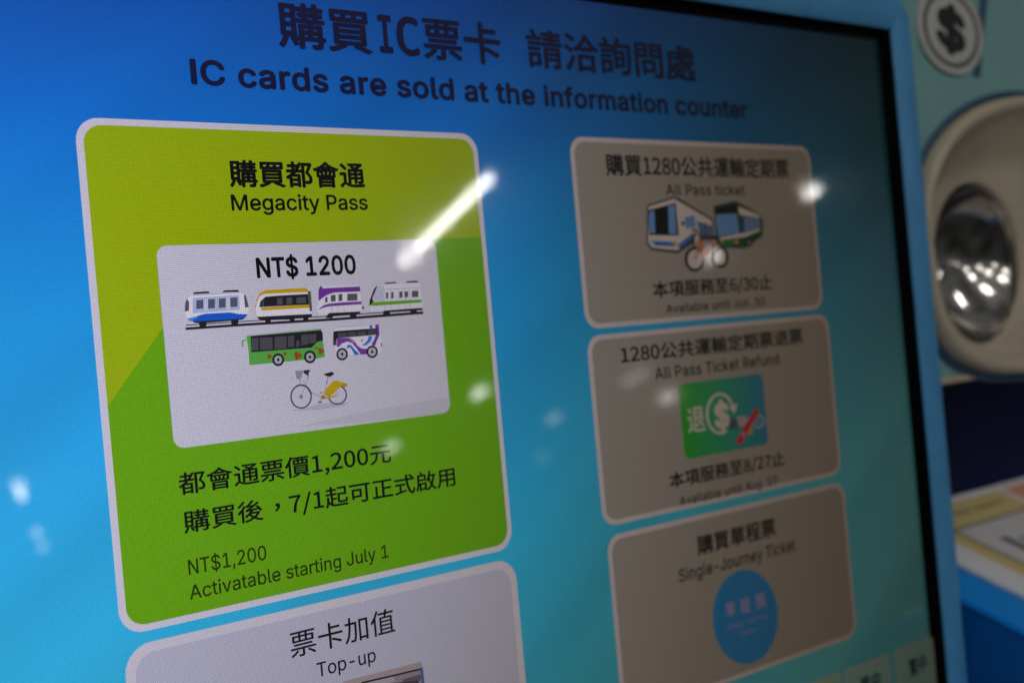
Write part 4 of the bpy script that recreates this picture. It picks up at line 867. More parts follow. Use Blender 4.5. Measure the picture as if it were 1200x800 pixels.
t.links.new(acr.outputs[0], mixn.inputs[0])
t.links.new(left, mixn.inputs[6])
t.links.new(right, mixn.inputs[7])
# faint slanting rays of the page's artwork
wv = t.nodes.new('ShaderNodeTexNoise')
wv.noise_dimensions = '1D'
mth = t.nodes.new('ShaderNodeMath')
mth.operation = 'MULTIPLY_ADD'
t.links.new(sep.outputs[0], mth.inputs[0])
mth.inputs[1].default_value = -0.75
t.links.new(sep.outputs[2], mth.inputs[2])
wv.inputs['Scale'].default_value = 28
wv.inputs['Detail'].default_value = 1
t.links.new(mth.outputs[0], wv.inputs['W'])
ray = t.nodes.new('ShaderNodeMapRange')
ray.inputs[1].default_value, ray.inputs[2].default_value = 0.3, 0.7
ray.inputs[3].default_value, ray.inputs[4].default_value = 0.90, 1.08
t.links.new(wv.outputs[0], ray.inputs[0])
rs = t.nodes.new('ShaderNodeVectorMath')
rs.operation = 'SCALE'
t.links.new(mixn.outputs[2], rs.inputs[0])
t.links.new(ray.outputs[0], rs.inputs['Scale'])
t.links.new(rs.outputs[0], t.nodes['crystal'].inputs[0])
part('display_panel', bm, bgm, screen)

NAVY = (0.010, 0.010, 0.075)
caption('title_text', screen, NAVY, [
    ('購買', 'cjk', (327, 57), (437, 64.5), (325, 2), 'ink', 0.026),
    ('I', 'mono', (445, 62.5), (461, 63.8), (442, 17.5), 'cap', 0.030),
    ('C', 'mono', (466, 65), (492, 66.5), (463, 19.5), 'cap', 0.030),
    ('票卡', 'cjk', (497, 71), (588, 77), (494, 20), 'ink', 0.024),
    ('請洽詢問處', 'cjk', (618.5, 80), (816, 96.5), (614.7, 33), 'ink', 0.022)], 4)
caption('title_text', screen, NAVY, [('IC cards are sold at the information counter', 'inter', (224, 101), (876.5, 138.7), (221.7, 70.7), 'cap', 0.036, 0, 0.03)], 4)


def button(name, rect, border, rad, border_col, face_col, label, k=4):
    u0, u1, v0, v1 = rect
    bm = bmesh.new()
    face(bm, rrect(u0, u1, v0, v1, rad), layer(k))
    b = part(name, bm, lcd(border_col), screen, label)
    bm = bmesh.new()
    face(bm, rrect(u0 + border, u1 - border, v0 + border, v1 - border, rad - border * 0.7), layer(k + 2))
    part('button_face', bm, lcd(face_col), b)
    return b


# ---- the large green button
g = box_of((87.5, 139), (558, 156), (600, 643), (140, 744))
green = button('ticket_button', g, 0.0015, 0.0050, white(1.0), (0.51, 0.74, 0.004), 'large green ticket button')
bm = bmesh.new()
a_, b_, c_ = plan(122.4, 480), plan(189, 385.6), plan(535, 279)
sl = (b_[1] - a_[1]) / (b_[0] - a_[0])
b0 = 0.0015
uL, uR, vB, vT = g[0] + b0, g[1] - b0, g[2] + b0, g[3] - b0
rr = 0.0050 - b0 * 0.7
low = [p for p in rrect(uL, uR, vB, vT, rr) if p[1] < (vB + vT) / 2]
pts = low + [(uR, c_[1]), (uL + (c_[1] - a_[1]) / sl + (a_[0] - uL), c_[1]), (uL, a_[1] - (a_[0] - uL) * sl)]
face(bm, pts, layer(8))
part('dark_green_field', bm, lcd((0.225, 0.66, 0.006)), green)
caption('caption', green, BLACK, [('購買都會通', 'cjk', (268, 221), (426.6, 220.8), (268, 188.5), 'ink', 0.028)], 14)
caption('caption', green, BLACK, [('Megacity Pass', 'inter', (270, 247.6), (429.5, 246.6), (269.5, 228.6), 'cap', 0.020)], 14)
caption('caption', green, BLACK, [
    ('都會通票價1,200元', 'cjk', (208.6, 581), (457.4, 546), (207.4, 551.5), 'ink', 0.014),
    ('購買後，7/1起可正式啟用', 'cjk', (214.5, 625), (532.4, 573), (212.6, 596), 'ink', 0.014)], 14)
caption('caption', green, (0.03, 0.05, 0.004), [
    ('NT$1,200', 'inter', (219.5, 671), (311, 656.5), (217.5, 653.5), 'cap', 0.010),
    ('Activatable starting July 1', 'inter', (221, 699.7), (453.8, 654), (218.8, 683), 'cap', 0.010)], 14)
pr = box_of((181.5, 290), (510, 279), (525, 484), (203, 525))
bm = bmesh.new()
face(bm, rrect(*pr, 0.0024), layer(10))
panel = part('picture_panel', bm, lcd((0.93, 0.95, 0.97)), green)
# grey floor at the foot of the picture
P = Picture(11)
P.poly((0.83, 0.84, 0.88), (345, 500), (420, 483), (523.3, 465), (524.2, 476), (522, 481), (518, 484), (430, 494))
P.done('picture_floor', green)
caption('caption', green, BLACK, [('NT$ 1200', 'inter', (299.5, 326), (416, 322), (297.6, 302), 'cap', 0.034)], 14)

DK, GR, LG = (0.030, 0.026, 0.034), (0.16, 0.155, 0.165), (0.36, 0.37, 0.42)
W1 = (1.22, 1.22, 1.18)
# rails under the trains
P = Picture(12)
P.line((0.06, 0.055, 0.06), [(216.5, 381.2), (290, 376.4), (390, 370.2), (494, 363)], 1.3)
P.line(DK, [(216, 385.4), (290, 380.3), (390, 374.3), (494.3, 366.5)], 3.0)
P.done('rail_picture', green)

P = Picture(13, 205, 325, 11.94)
P.poly(W1, (235, 240), (880, 205), (950, 240), (1010, 420), (1010, 520), (960, 570), (200, 630), (150, 580), (120, 470), (150, 300))
P.poly(LG, (235, 248), (885, 208), (885, 216), (235, 256))
P.poly(DK, (230, 240), (250, 212), (450, 198), (470, 225))
P.poly(DK, (640, 212), (670, 185), (860, 178), (885, 205))
P.poly((0.62, 0.80, 1.05), (230, 292), (880, 250), (885, 455), (230, 505))
P.poly((0.92, 1.0, 1.0), (390, 305), (440, 300), (440, 470), (390, 475))
P.poly((0.92, 1.0, 1.0), (700, 280), (750, 275), (750, 450), (700, 455))
P.poly(GR, (120, 480), (125, 360), (152, 300), (180, 350), (178, 470))
P.poly(GR, (945, 250), (970, 250), (1015, 420), (960, 425))
for q in ((280, 320, 378, 442), (445, 308, 540, 436), (595, 298, 690, 428), (755, 285, 855, 415)):
    P.rect((0.15, 0.17, 0.22), *q, 4)
P.poly((0.015, 0.17, 0.85), (150, 578), (200, 568), (400, 512), (740, 492), (880, 515), (1000, 520), (960, 570), (860, 588), (240, 622), (180, 612))
P.poly((0.15, 0.45, 1.0), (150, 578), (200, 568), (300, 540), (290, 575), (180, 612))
P.poly(DK, (240, 622), (860, 586), (960, 568), (930, 592), (870, 602), (860, 670), (770, 676), (765, 612), (425, 640), (415, 700), (330, 706), (320, 645), (240, 636))
P.done('train_picture', green, 'drawing of a white train with a blue skirt')

P = Picture(13, 290, 325, 11.94)
P.poly(W1, (90, 410), (110, 310), (170, 210), (250, 180), (820, 155), (870, 200), (880, 470), (880, 512), (120, 552), (100, 480))
P.poly((0.90, 0.58, 0.01), (85, 425), (110, 300), (160, 215), (240, 180), (800, 150), (825, 165), (820, 207), (330, 228), (200, 240), (150, 270), (110, 350), (103, 420))
P.poly(DK, (145, 418), (160, 340), (230, 275), (400, 260), (850, 235), (850, 382), (500, 400))
P.poly((0.09, 0.09, 0.10), (165, 405), (175, 340), (215, 300), (212, 400))
for q in ((395, 290, 470, 385), (525, 285, 605, 378), (665, 280, 800, 366)):
    P.rect((0.13, 0.13, 0.15), *q, 3)
P.poly((0.90, 0.58, 0.01), (165, 425), (845, 382), (845, 427), (180, 467))
P.poly(GR, (820, 190), (865, 195), (885, 470), (850, 482))
P.poly(DK, (110, 556), (880, 515), (885, 545), (830, 562), (830, 592), (760, 600), (755, 572), (640, 580), (640, 622), (570, 624), (570, 592), (305, 602), (305, 642), (230, 646), (225, 602), (140, 592))
P.done('train_picture', green, 'drawing of a yellow train')

P = Picture(13, 360, 320, 13.33)
P.poly((1.15, 1.15, 1.12), (150, 420), (170, 210), (800, 190), (820, 480), (820, 600), (300, 640), (160, 660), (130, 570))
P.poly((0.26, 0.06, 0.45), (150, 442), (155, 260), (180, 208), (212, 212), (218, 242), (800, 212), (805, 292), (400, 308), (320, 330), (250, 365))
for q in ((255, 380, 295, 460), (345, 345, 420, 448), (465, 332, 525, 440), (600, 325, 760, 435)):
    P.rect(GR, *q, 3)
P.poly((0.28, 0.08, 0.48), (135, 578), (240, 500), (320, 480), (500, 462), (820, 445), (825, 488), (330, 522), (240, 542))
P.poly(DK, (260, 705), (300, 640), (330, 625), (800, 600), (812, 625), (750, 642), (740, 682), (645, 690), (640, 652), (380, 672), (370, 706))
P.rect(GR, 832, 522, 865, 566)
for x_ in (355, 450, 545):
    P.line(LG, [(x_, 500), (x_ + 10, 620)], 5)
P.done('train_picture', green, 'drawing of a white train with a purple roof')

P = Picture(13, 420, 320, 13.33)
P.poly((1.10, 1.11, 1.12), (150, 430), (250, 200), (380, 185), (400, 160), (900, 130), (945, 180), (970, 460), (965, 560), (180, 600), (150, 500))
P.poly((0.80, 0.85, 0.95), (190, 400), (270, 205), (370, 195), (375, 440), (215, 445))
P.poly(DK, (145, 512), (150, 430), (215, 260), (258, 200), (268, 215), (190, 400), (212, 450), (180, 498))
P.poly((0.10, 0.10, 0.11), (385, 172), (400, 150), (560, 140), (572, 160))
P.poly((0.10, 0.10, 0.11), (715, 156), (740, 130), (890, 120), (915, 155))
P.line(LG, [(385, 176), (925, 146)], 6)
P.line(LG, [(395, 255), (945, 232)], 6)
for q in ((405, 305, 440, 405), (485, 298, 525, 400), (612, 290, 665, 390), (695, 288, 750, 385), (808, 278, 910, 380)):
    P.rect(GR, *q, 3)
for x_ in (378, 470, 585, 690, 765):
    P.line(LG, [(x_, 240), (x_ + 14, 560)], 5)
P.poly((0.18, 0.62, 0.012), (180, 472), (210, 455), (955, 415), (960, 460), (180, 517))
P.poly(DK, (355, 650), (370, 590), (960, 545), (970, 570), (890, 582), (880, 622), (790, 632), (780, 597), (470, 612), (460, 656))
P.done('train_picture', green, 'drawing of a pale train with a green stripe')

P = Picture(13, 275, 375, 10.91)
P.poly((0.75, 0.75, 0.78), (150, 192), (1085, 102), (1095, 120), (150, 207))
P.poly((0.16, 0.66, 0.10), (150, 205), (1090, 118), (1135, 470), (1020, 497), (170, 577), (160, 400), (130, 212))
P.poly((0.25, 0.62, 0.22), (70, 262), (130, 245), (130, 263), (92, 277), (97, 345), (75, 345))
P.poly(DK, (185, 207), (1080, 130), (1105, 160), (1110, 267), (1040, 277), (965, 352), (195, 412))
for q in ((195, 232, 285, 388), (305, 224, 465, 380), (490, 212, 645, 370), (662, 202, 740, 345), (765, 265, 810, 340)):
    P.rect((0.12, 0.12, 0.135), *q, 4)
P.poly((0.12, 0.12, 0.135), (830, 192), (1025, 178), (1020, 290), (930, 302), (835, 332))
P.line(DK, [(928, 180), (930, 305)], 6)
for cx, cy, r_ in ((425, 465, 32), (625, 430, 26), (785, 455, 56), (1080, 395, 45), (1018, 360, 20)):
    for j in range(6):
        a = R(60 * j)
        P.disc((0.55, 0.24, 0.01) if j % 2 else (0.45, 0.07, 0.015), cx + r_ * 0.55 * math.cos(a), cy + r_ * 0.55 * math.sin(a), r_ * 0.42)
    P.disc((0.22, 0.16, 0.10), cx, cy, r_ * 0.36)
for cx, cy in ((535, 508), (940, 472)):
    P.disc(DK, cx, cy, 76, 82)
    P.disc((0.80, 0.80, 0.83), cx, cy, 48, 52)
    P.ring((0.45, 0.45, 0.47), cx, cy, 36, 38, 6)
    P.disc(DK, cx, cy, 18, 20)
P.done('bus_picture', green, 'drawing of a green bus with flowers')

P = Picture(13, 375, 370, 13.33)
P.poly((1.12, 1.11, 1.15), (185, 250), (235, 180), (740, 150), (900, 135), (940, 400), (930, 560), (880, 590), (240, 612), (215, 500))
P.poly((0.55, 0.55, 0.57), (235, 178), (740, 148), (740, 156), (230, 188))
P.poly((0.28, 0.08, 0.48), (240, 352), (450, 345), (520, 400), (560, 470), (620, 510), (712, 520), (700, 602), (612, 607), (540, 500), (470, 420), (400, 405), (320, 430), (270, 490), (238, 480))
P.poly((0.62, 0.42, 0.80), (420, 352), (450, 348), (525, 420), (505, 425))
P.poly((0.28, 0.08, 0.48), (835, 142), (895, 135), (907, 290), (862, 400), (832, 470), (775, 455), (820, 370), (850, 290))
P.poly((0.03, 0.27, 0.85), (390, 500), (410, 455), (460, 458), (510, 520), (592, 602), (520, 617), (490, 560), (450, 490), (412, 512))
P.poly((0.45, 0.75, 1.0), (412, 512), (430, 485), (450, 490), (470, 525), (440, 500))
P.poly((0.45, 0.75, 1.0), (760, 320), (805, 318), (775, 410), (700, 470), (620, 470), (680, 445))
P.poly((0.03, 0.27, 0.85), (738, 320), (785, 320), (752, 405), (690, 452), (620, 466), (680, 425), (720, 380))
P.poly((0.03, 0.22, 0.75), (745, 155), (790, 150), (797, 195), (755, 200))
P.disc((0.35, 0.05, 0.06), 630, 388, 14)
P.poly(DK, (185, 250), (210, 240), (860, 195), (865, 297), (240, 352), (210, 455), (180, 462), (178, 440))
P.poly((0.10, 0.10, 0.11), (182, 390), (235, 380), (232, 460), (185, 465))
for q in ((250, 265, 392, 338), (412, 252, 540, 325), (560, 240, 692, 312), (722, 222, 848, 298)):
    P.rect((0.11, 0.11, 0.12), *q, 4)
P.poly((0.35, 0.15, 0.08), (925, 415), (940, 430), (938, 490), (922, 480))
for cx, cy in ((320, 600), (788, 563)):
    P.disc(DK, cx, cy, 90, 98)
    P.disc((0.82, 0.82, 0.85), cx, cy, 60, 66)
    P.ring((0.45, 0.45, 0.47), cx, cy, 46, 50, 7)
    P.disc(DK, cx, cy, 22, 24)
P.done('bus_picture', green, 'drawing of a white and purple bus')

P = Picture(13, 325, 425, 12)
P.poly((0.74, 0.75, 0.80), (170, 655), (330, 650), (560, 575), (760, 560), (985, 560), (900, 612), (500, 665), (200, 675))
P.poly((0.52, 0.52, 0.58), (228, 110), (342, 108), (330, 172), (292, 232), (250, 226))
for j in range(4):
    P.line((0.30, 0.30, 0.34), [(240 + 28 * j, 110), (262 + 18 * j, 228)], 6)
P.line((0.62, 0.62, 0.66), [(345, 250), (420, 400), (610, 480)], 16)
P.line((0.62, 0.62, 0.66), [(620, 470), (690, 250)], 12)
P.line((0.40, 0.36, 0.32), [(300, 215), (298, 300)], 9)
P.line((0.20, 0.18, 0.17), [(415, 165), (402, 232)], 12)
P.line((0.55, 0.55, 0.58), [(402, 232), (370, 330), (315, 475)], 9)
P.ring((0.12, 0.11, 0.11), 312, 475, 152, 170, 21)
P.ring((0.40, 0.33, 0.15), 312, 475, 158, 176, 7, 240, 350)
for j in range(8):
    P.line((0.72, 0.72, 0.78), [(312, 475), (312 + 132 * math.cos(R(45 * j + 10)), 475 + 150 * math.sin(R(45 * j + 10)))], 4)
P.disc((0.42, 0.38, 0.42), 312, 478, 28)
P.ring((0.13, 0.12, 0.13), 820, 450, 137, 140, 20)
for j in range(8):
    P.line((0.74, 0.74, 0.80), [(820, 450), (820 + 120 * math.cos(R(45 * j + 20)), 450 + 122 * math.sin(R(45 * j + 20)))], 4)
P.poly((0.85, 0.62, 0.01), (635, 442), (645, 400), (685, 335), (760, 258), (815, 248), (860, 265), (950, 288), (962, 322), (930, 345), (870, 328), (830, 372), (765, 435), (720, 472), (640, 462))
P.poly((0.62, 0.42, 0.01), (870, 328), (930, 345), (962, 322), (950, 300), (900, 300))
P.poly((0.80, 0.58, 0.02), (570, 492), (690, 478), (800, 455), (802, 475), (690, 502), (572, 512))
P.disc((0.35, 0.28, 0.22), 620, 482, 26)
P.line((0.60, 0.45, 0.05), [(575, 432), (610, 412)], 22)
P.disc((0.25, 0.23, 0.26), 577, 550, 26, 16)
P.line((0.40, 0.36, 0.36), [(620, 482), (577, 550)], 9)
P.line((0.45, 0.43, 0.42), [(688, 195), (662, 300)], 13)
P.poly(DK, (630, 160), (660, 148), (740, 128), (770, 140), (772, 165), (715, 198), (650, 180))
P.poly((0.06, 0.055, 0.05), (335, 122), (360, 105), (432, 98), (435, 118), (418, 145), (410, 182), (385, 170), (350, 148))
P.disc((0.75, 0.75, 0.80), 812, 440, 20, 30)
P.done('bicycle_picture', green, 'drawing of a yellow rental bicycle')

# ---- top-up button below it
q = box_of((143, 752), (600, 652), (614, 780), (148, 800))
tp = box_of((141, 757), (602, 654), (602, 654), (141, 757))
topup = button('ticket_button', (g[0] + 0.0002, g[1] + 0.0002, -0.150, tp[3]), 0.0020, 0.0060, white(0.96), (0.76, 0.79, 0.86), 'pale grey top-up button at the foot of the display')
caption('caption', topup, BLACK, [('票卡加值', 'cjk', (339.5, 769), (461.5, 741), (337, 738), 'ink', 0.006)], 14)
caption('caption', topup, BLACK, [('Top-up', 'inter', (370, 790.5), (439, 775), (366.4, 774.8), 'cap', 0.010)], 14)
P = Picture(10)
P.poly((0.60, 0.50, 0.46), (400, 797.5), (492.5, 773.8), (500, 850), (407, 876))
P.poly((0.02, 0.02, 0.03), (422, 798), (493, 781.5), (500, 850), (430, 868))
P.poly((0.42, 0.40, 0.40), (425, 799.5), (491, 784), (498, 850), (432, 866))
P.poly((0.62, 0.60, 0.58), (425, 799.5), (460, 791.5), (462, 797), (426, 806))
P.poly((0.20, 0.17, 0.18), (470, 795), (491, 789), (492, 796), (471, 801))
P.poly((0.10, 0.07, 0.09), (450, 800), (489, 796), (490, 812), (452, 820))
P.poly((0.10, 0.22, 0.48), (491, 781), (494, 780.5), (501, 848), (498, 850))
P.done('photo_picture', topup)

# ---- the three grey buttons of the right-hand column
GB, GF = white(0.90), (0.52, 0.53, 0.47)
c1 = box_of((666, 160), (947, 172), (964.5, 361), (686, 387))
c2 = box_of((686, 394), (970, 367.5), (984, 553), (707, 620))
c3 = box_of((712, 629), (988, 562.5), (1003, 742), (712, 629))
ru0 = (c1[0] + c2[0]) / 2
ru1 = (c1[1] + c2[1]) / 2
card1 = button('ticket_button', (c1[0], c1[1], c1[2], c1[3]), 0.0014, 0.0048, GB, GF, 'grey button with two buses and a bicycle')
card2 = button('ticket_button', (c2[0], c2[1], c2[2], c2[3]), 0.0014, 0.0048, GB, GF, 'grey button with a green and blue refund icon')
v3b = plan(1003, 744)[1]
card3 = button('ticket_button', (c2[0] + 0.0008, c2[1] + 0.0006, v3b, c3[3]), 0.0014, 0.0048, GB, GF, 'grey button with a blue token')
caption('caption', card1, BLACK, [('購買1280公共運輸定期票', 'cjk', (708.6, 207.5), (922.7, 209.3), (707.5, 181.5), 'ink', 0.022)], 14)
caption('caption', card1, BLACK, [('All Pass ticket', 'inter', (778.7, 228.8), (870.7, 229.8), (778.7, 216), 'cap', 0.015, 0, 0.025)], 14)
caption('caption', card1, BLACK, [('本項服務至6/30止', 'cjk', (763.6, 351), (903, 341.8), (764, 329.5), 'ink', 0.022)], 14)
caption('caption', card1, BLACK, [('Available until Jun. 30', 'inter', (778.7, 367), (894.5, 358), (778, 356.8), 'cap', 0.015, 0, 0.025)], 14)
caption('caption', card2, BLACK, [('1280公共運輸定期票退票', 'cjk', (726, 426.3), (938.7, 403), (724.8, 405), 'ink', 0.022)], 14)
caption('caption', card2, BLACK, [('All Pass Ticket Refund', 'inter', (766, 444.8), (910.7, 426.5), (765, 431), 'cap', 0.015, 0, 0.025)], 14)
caption('caption', card2, BLACK, [('本項服務至8/27止', 'cjk', (782.8, 572.5), (918, 548.5), (781.3, 551.5), 'ink', 0.022)], 14)
caption('caption', card2, BLACK, [('Available until Aug. 27', 'inter', (794.5, 591.8), (909, 567.5), (794.5, 581), 'cap', 0.015, 0, 0.025)], 14)
caption('caption', card3, BLACK, [('購買單程票', 'cjk', (815.5, 651.5), (907, 626.3), (814, 628.4), 'ink', 0.022)], 14)
caption('caption', card3, BLACK, [('Single-Journey Ticket', 'inter', (793.6, 680), (930.4, 645.5), (792.4, 665), 'cap', 0.015, 0, 0.025)], 14)

# two buses and a bicycle
P = Picture(12, 740, 220, 6.667)
OL = (0.10, 0.08, 0.10)
WB = (0.98, 0.96, 0.90)
PB = (0.22, 0.52, 1.05)
P.poly(OL, (105, 140), (318, 72), (345, 78), (622, 245), (635, 400), (480, 430), (350, 515), (140, 490), (105, 440))
P.poly(WB, (117, 152), (320, 88), (612, 258), (618, 345), (470, 352), (350, 492), (147, 470), (117, 430))
P.poly((0.012, 0.012, 0.014), (117, 178), (333, 122), (356, 376), (125, 372))
P.poly(PB, (124, 190), (165, 180), (172, 358), (130, 358))
P.poly(PB, (272, 148), (325, 136), (338, 366), (280, 362))
P.poly((0.05, 0.28, 0.85), (160, 415), (320, 428), (322, 462), (165, 455))
P.poly((0.05, 0.28, 0.85), (348, 448), (470, 352), (466, 388), (360, 482))
P.disc((0.70, 0.45, 0.08), 327, 440, 17)
P.disc((0.30, 0.70, 0.60), 145, 425, 15)
P.poly((0.22, 0.45, 0.90), (402, 232), (478, 220), (490, 310), (410, 322))
P.poly((0.08, 0.16, 0.35), (372, 270), (400, 262), (402, 300), (380, 300))
P.poly((0.14, 0.27, 0.50), (495, 262), (628, 305), (632, 378), (520, 372))
P.line((0.05, 0.05, 0.06), [(560, 275), (565, 375)], 8)
P.poly((0.015, 0.10, 0.03), (628, 145), (800, 105), (990, 210), (1015, 262), (1010, 380), (870, 478), (720, 472), (650, 442))
P.poly((0.012, 0.012, 0.014), (640, 165), (810, 132), (816, 192), (642, 207))
P.poly(PB, (642, 212), (808, 206), (830, 360), (662, 380))
P.poly((0.03, 0.12, 0.20), (822, 210), (858, 222), (862, 350), (842, 358))
P.poly(WB, (818, 150), (985, 216), (988, 240), (832, 216))
P.poly((0.22, 0.42, 0.75), (862, 232), (990, 246), (992, 320), (868, 348))
P.poly(WB, (672, 390), (862, 356), (992, 322), (992, 338), (870, 388), (680, 412))
P.poly((0.03, 0.30, 0.06), (690, 418), (790, 410), (795, 445), (700, 448))
P.disc((0.70, 0.55, 0.08), 806, 425, 16)
P.disc((0.70, 0.55, 0.08), 690, 420, 13)
P.disc((0.03, 0.03, 0.03), 905, 430, 26, 38)
P.disc((0.35, 0.33, 0.30), 905, 430, 12, 20)
for cx, cy, a, b in ((480, 560, 80, 98), (685, 545, 60, 86)):
    P.disc((0.012, 0.012, 0.014), cx, cy, a, b)
    P.disc((0.90, 0.88, 0.86), cx, cy, a - 24, b - 24)
P.poly((0.85, 0.28, 0.06), (500, 420), (540, 408), (575, 545), (540, 550), (520, 470))
P.line((0.80, 0.30, 0.10), [(520, 430), (486, 560)], 16)
P.line((0.85, 0.28, 0.06), [(560, 540), (650, 470), (610, 400)], 18)
P.poly((0.80, 0.76, 0.68), (470, 350), (500, 345), (520, 400), (500, 430), (468, 430))
P.line((0.03, 0.03, 0.03), [(452, 332), (495, 330), (470, 400), (470, 460)], 13)
P.poly((0.03, 0.03, 0.04), (570, 385), (650, 375), (650, 405), (590, 410))
P.done('bus_and_bicycle_picture', card1)

# refund icon: rounded square running from green to blue
sq = box_of((794, 449), (892, 438.5), (898.5, 520), (800.5, 538.5))
icm = lcd((0.1, 0.5, 0.1), 'refund_gradient')
t2 = icm.node_tree
tq = t2.nodes.new('ShaderNodeTexCoord')
sq_ = t2.nodes.new('ShaderNodeSeparateXYZ')
t2.links.new(tq.outputs['Object'], sq_.inputs[0])
mq = t2.nodes.new('ShaderNodeMapRange')
mq.inputs[1].default_value, mq.inputs[2].default_value = sq[0] - BV.x, sq[1] - BV.x
t2.links.new(sq_.outputs[0], mq.inputs[0])
rq = t2.nodes.new('ShaderNodeValToRGB')
rq.color_ramp.elements[0].color = (0.04, 0.62, 0.010, 1)
rq.color_ramp.elements[1].color = (0.05, 0.36, 0.60, 1)
rq.color_ramp.elements.new(0.5).color = (0.05, 0.55, 0.32, 1)
t2.links.new(mq.outputs[0], rq.inputs[0])
t2.links.new(rq.outputs[0], t2.nodes['crystal'].inputs[0])
bm = bmesh.new()
face(bm, rrect(*sq, 0.0022), layer(9))
part('refund_icon', bm, icm, card2)
P = Picture(10, 780, 430, 7.27)
IW = (0.95, 0.93, 0.86)
P.ring(IW, 452, 395, 122, 178, 23, 60, 300)
P.poly(IW, (600, 310), (575, 395), (530, 345), (545, 330))
P.ring(IW, 452, 395, 122, 178, 23, 300, 338, 12)
P.disc((0.10, 0.14, 0.20), 560, 480, 34, 50)
P.disc((0.55, 0.60, 0.70), 640, 460, 70, 45)
P.disc((0.14, 0.16, 0.22), 575, 480, 30, 45)
P.ring((0.55, 0.75, 0.70), 770, 460, 62, 60, 14)
P.disc((0.25, 0.42, 0.70), 770, 462, 34, 34)
P.disc((0.85, 0.45, 0.08), 705, 545, 26, 30)
P.disc((0.65, 0.55, 0.20), 650, 560, 22, 24)
P.line((0.85, 0.03, 0.05), [(605, 655), (680, 510), (772, 362)], 46)
P.disc((0.95, 0.30, 0.40), 648, 572, 18, 24)
lettering(P.bm, '退', 'cjk', (804.8, 507.7), (825.4, 504.5), (802.2, 478), layer(11), 'ink', 0.012, P.mi(IW))
dl = plan(780 + 465 / 7.27, 430 + 410 / 7.27)
dollar(P.bm, dl[0], dl[1], 0.0056, 0.0088, layer(11), mi=P.mi(IW), bold=0.05)
P.done('refund_sign', card2)

# blue token
P = Picture(9)
P.disc((0.045, 0.41, 0.95), 872, 722, 38.5, 55.5)
P.ring((0.035, 0.35, 0.82), 872, 722, 30, 44, 1.2)
P.done('token_picture', card3)
TP = (0.62, 0.55, 0.85)
caption('token_text', card3, TP, [
    ('單', 'cjk', (849.2, 722.6), (860.2, 720), (846.8, 706.5), 'ink', 0.008),
    ('程', 'cjk', (866.5, 718.8), (877.5, 716), (864.5, 701.5), 'ink', 0.008),
    ('票', 'cjk', (884, 713.2), (896, 710.4), (882, 696.5), 'ink', 0.008)], 12)
caption('token_text', card3, (0.42, 0.48, 0.90), [
    ('Single-Journey', 'inter', (851, 736.4), (898.8, 722.8), (850.2, 730.8), 'cap'),
    ('Ticket', 'inter', (865.5, 744.2), (884, 739), (864.8, 738.8), 'cap')], 12)

# ---- language buttons at the foot
l2 = box_of((988.7, 785), (1040.7, 764.5), (1040.7, 764.5), (988.7, 785))
l3 = box_of((1048, 760), (1096, 743.3), (1098.7, 800), (1052, 815))
lv = (plan(988.7, 785)[1] + plan(1096, 743.5)[1] + plan(1048, 761)[1]) / 3
l1u = plan(984, 789)[0]
LB, LF = (0.62, 0.86, 0.72), (0.44, 0.92, 0.80)
wd = l2[1] - l2[0]
b1 = button('language_button', (l1u - wd, l1u, lv - 0.022, lv), 0.0009, 0.0016, LB, LF, None)
b2 = button('language_button', (l2[0], l2[1], lv - 0.022, lv), 0.0009, 0.0016, LB, LF, None)
b3 = button('language_button', (l3[0], U1 - 0.0016, lv - 0.022, lv), 0.0009, 0.0016, LB, LF, None)
caption('caption', b3, BLACK, [('繁中', 'cjk', (1064, 792), (1084, 785), (1062.3, 771), 'ink', 0.02)], 14)
caption('caption', b2, BLACK, [('單中', 'cjk', (1007, 814), (1030, 805), (1004.5, 793), 'ink', 0.02)], 14)

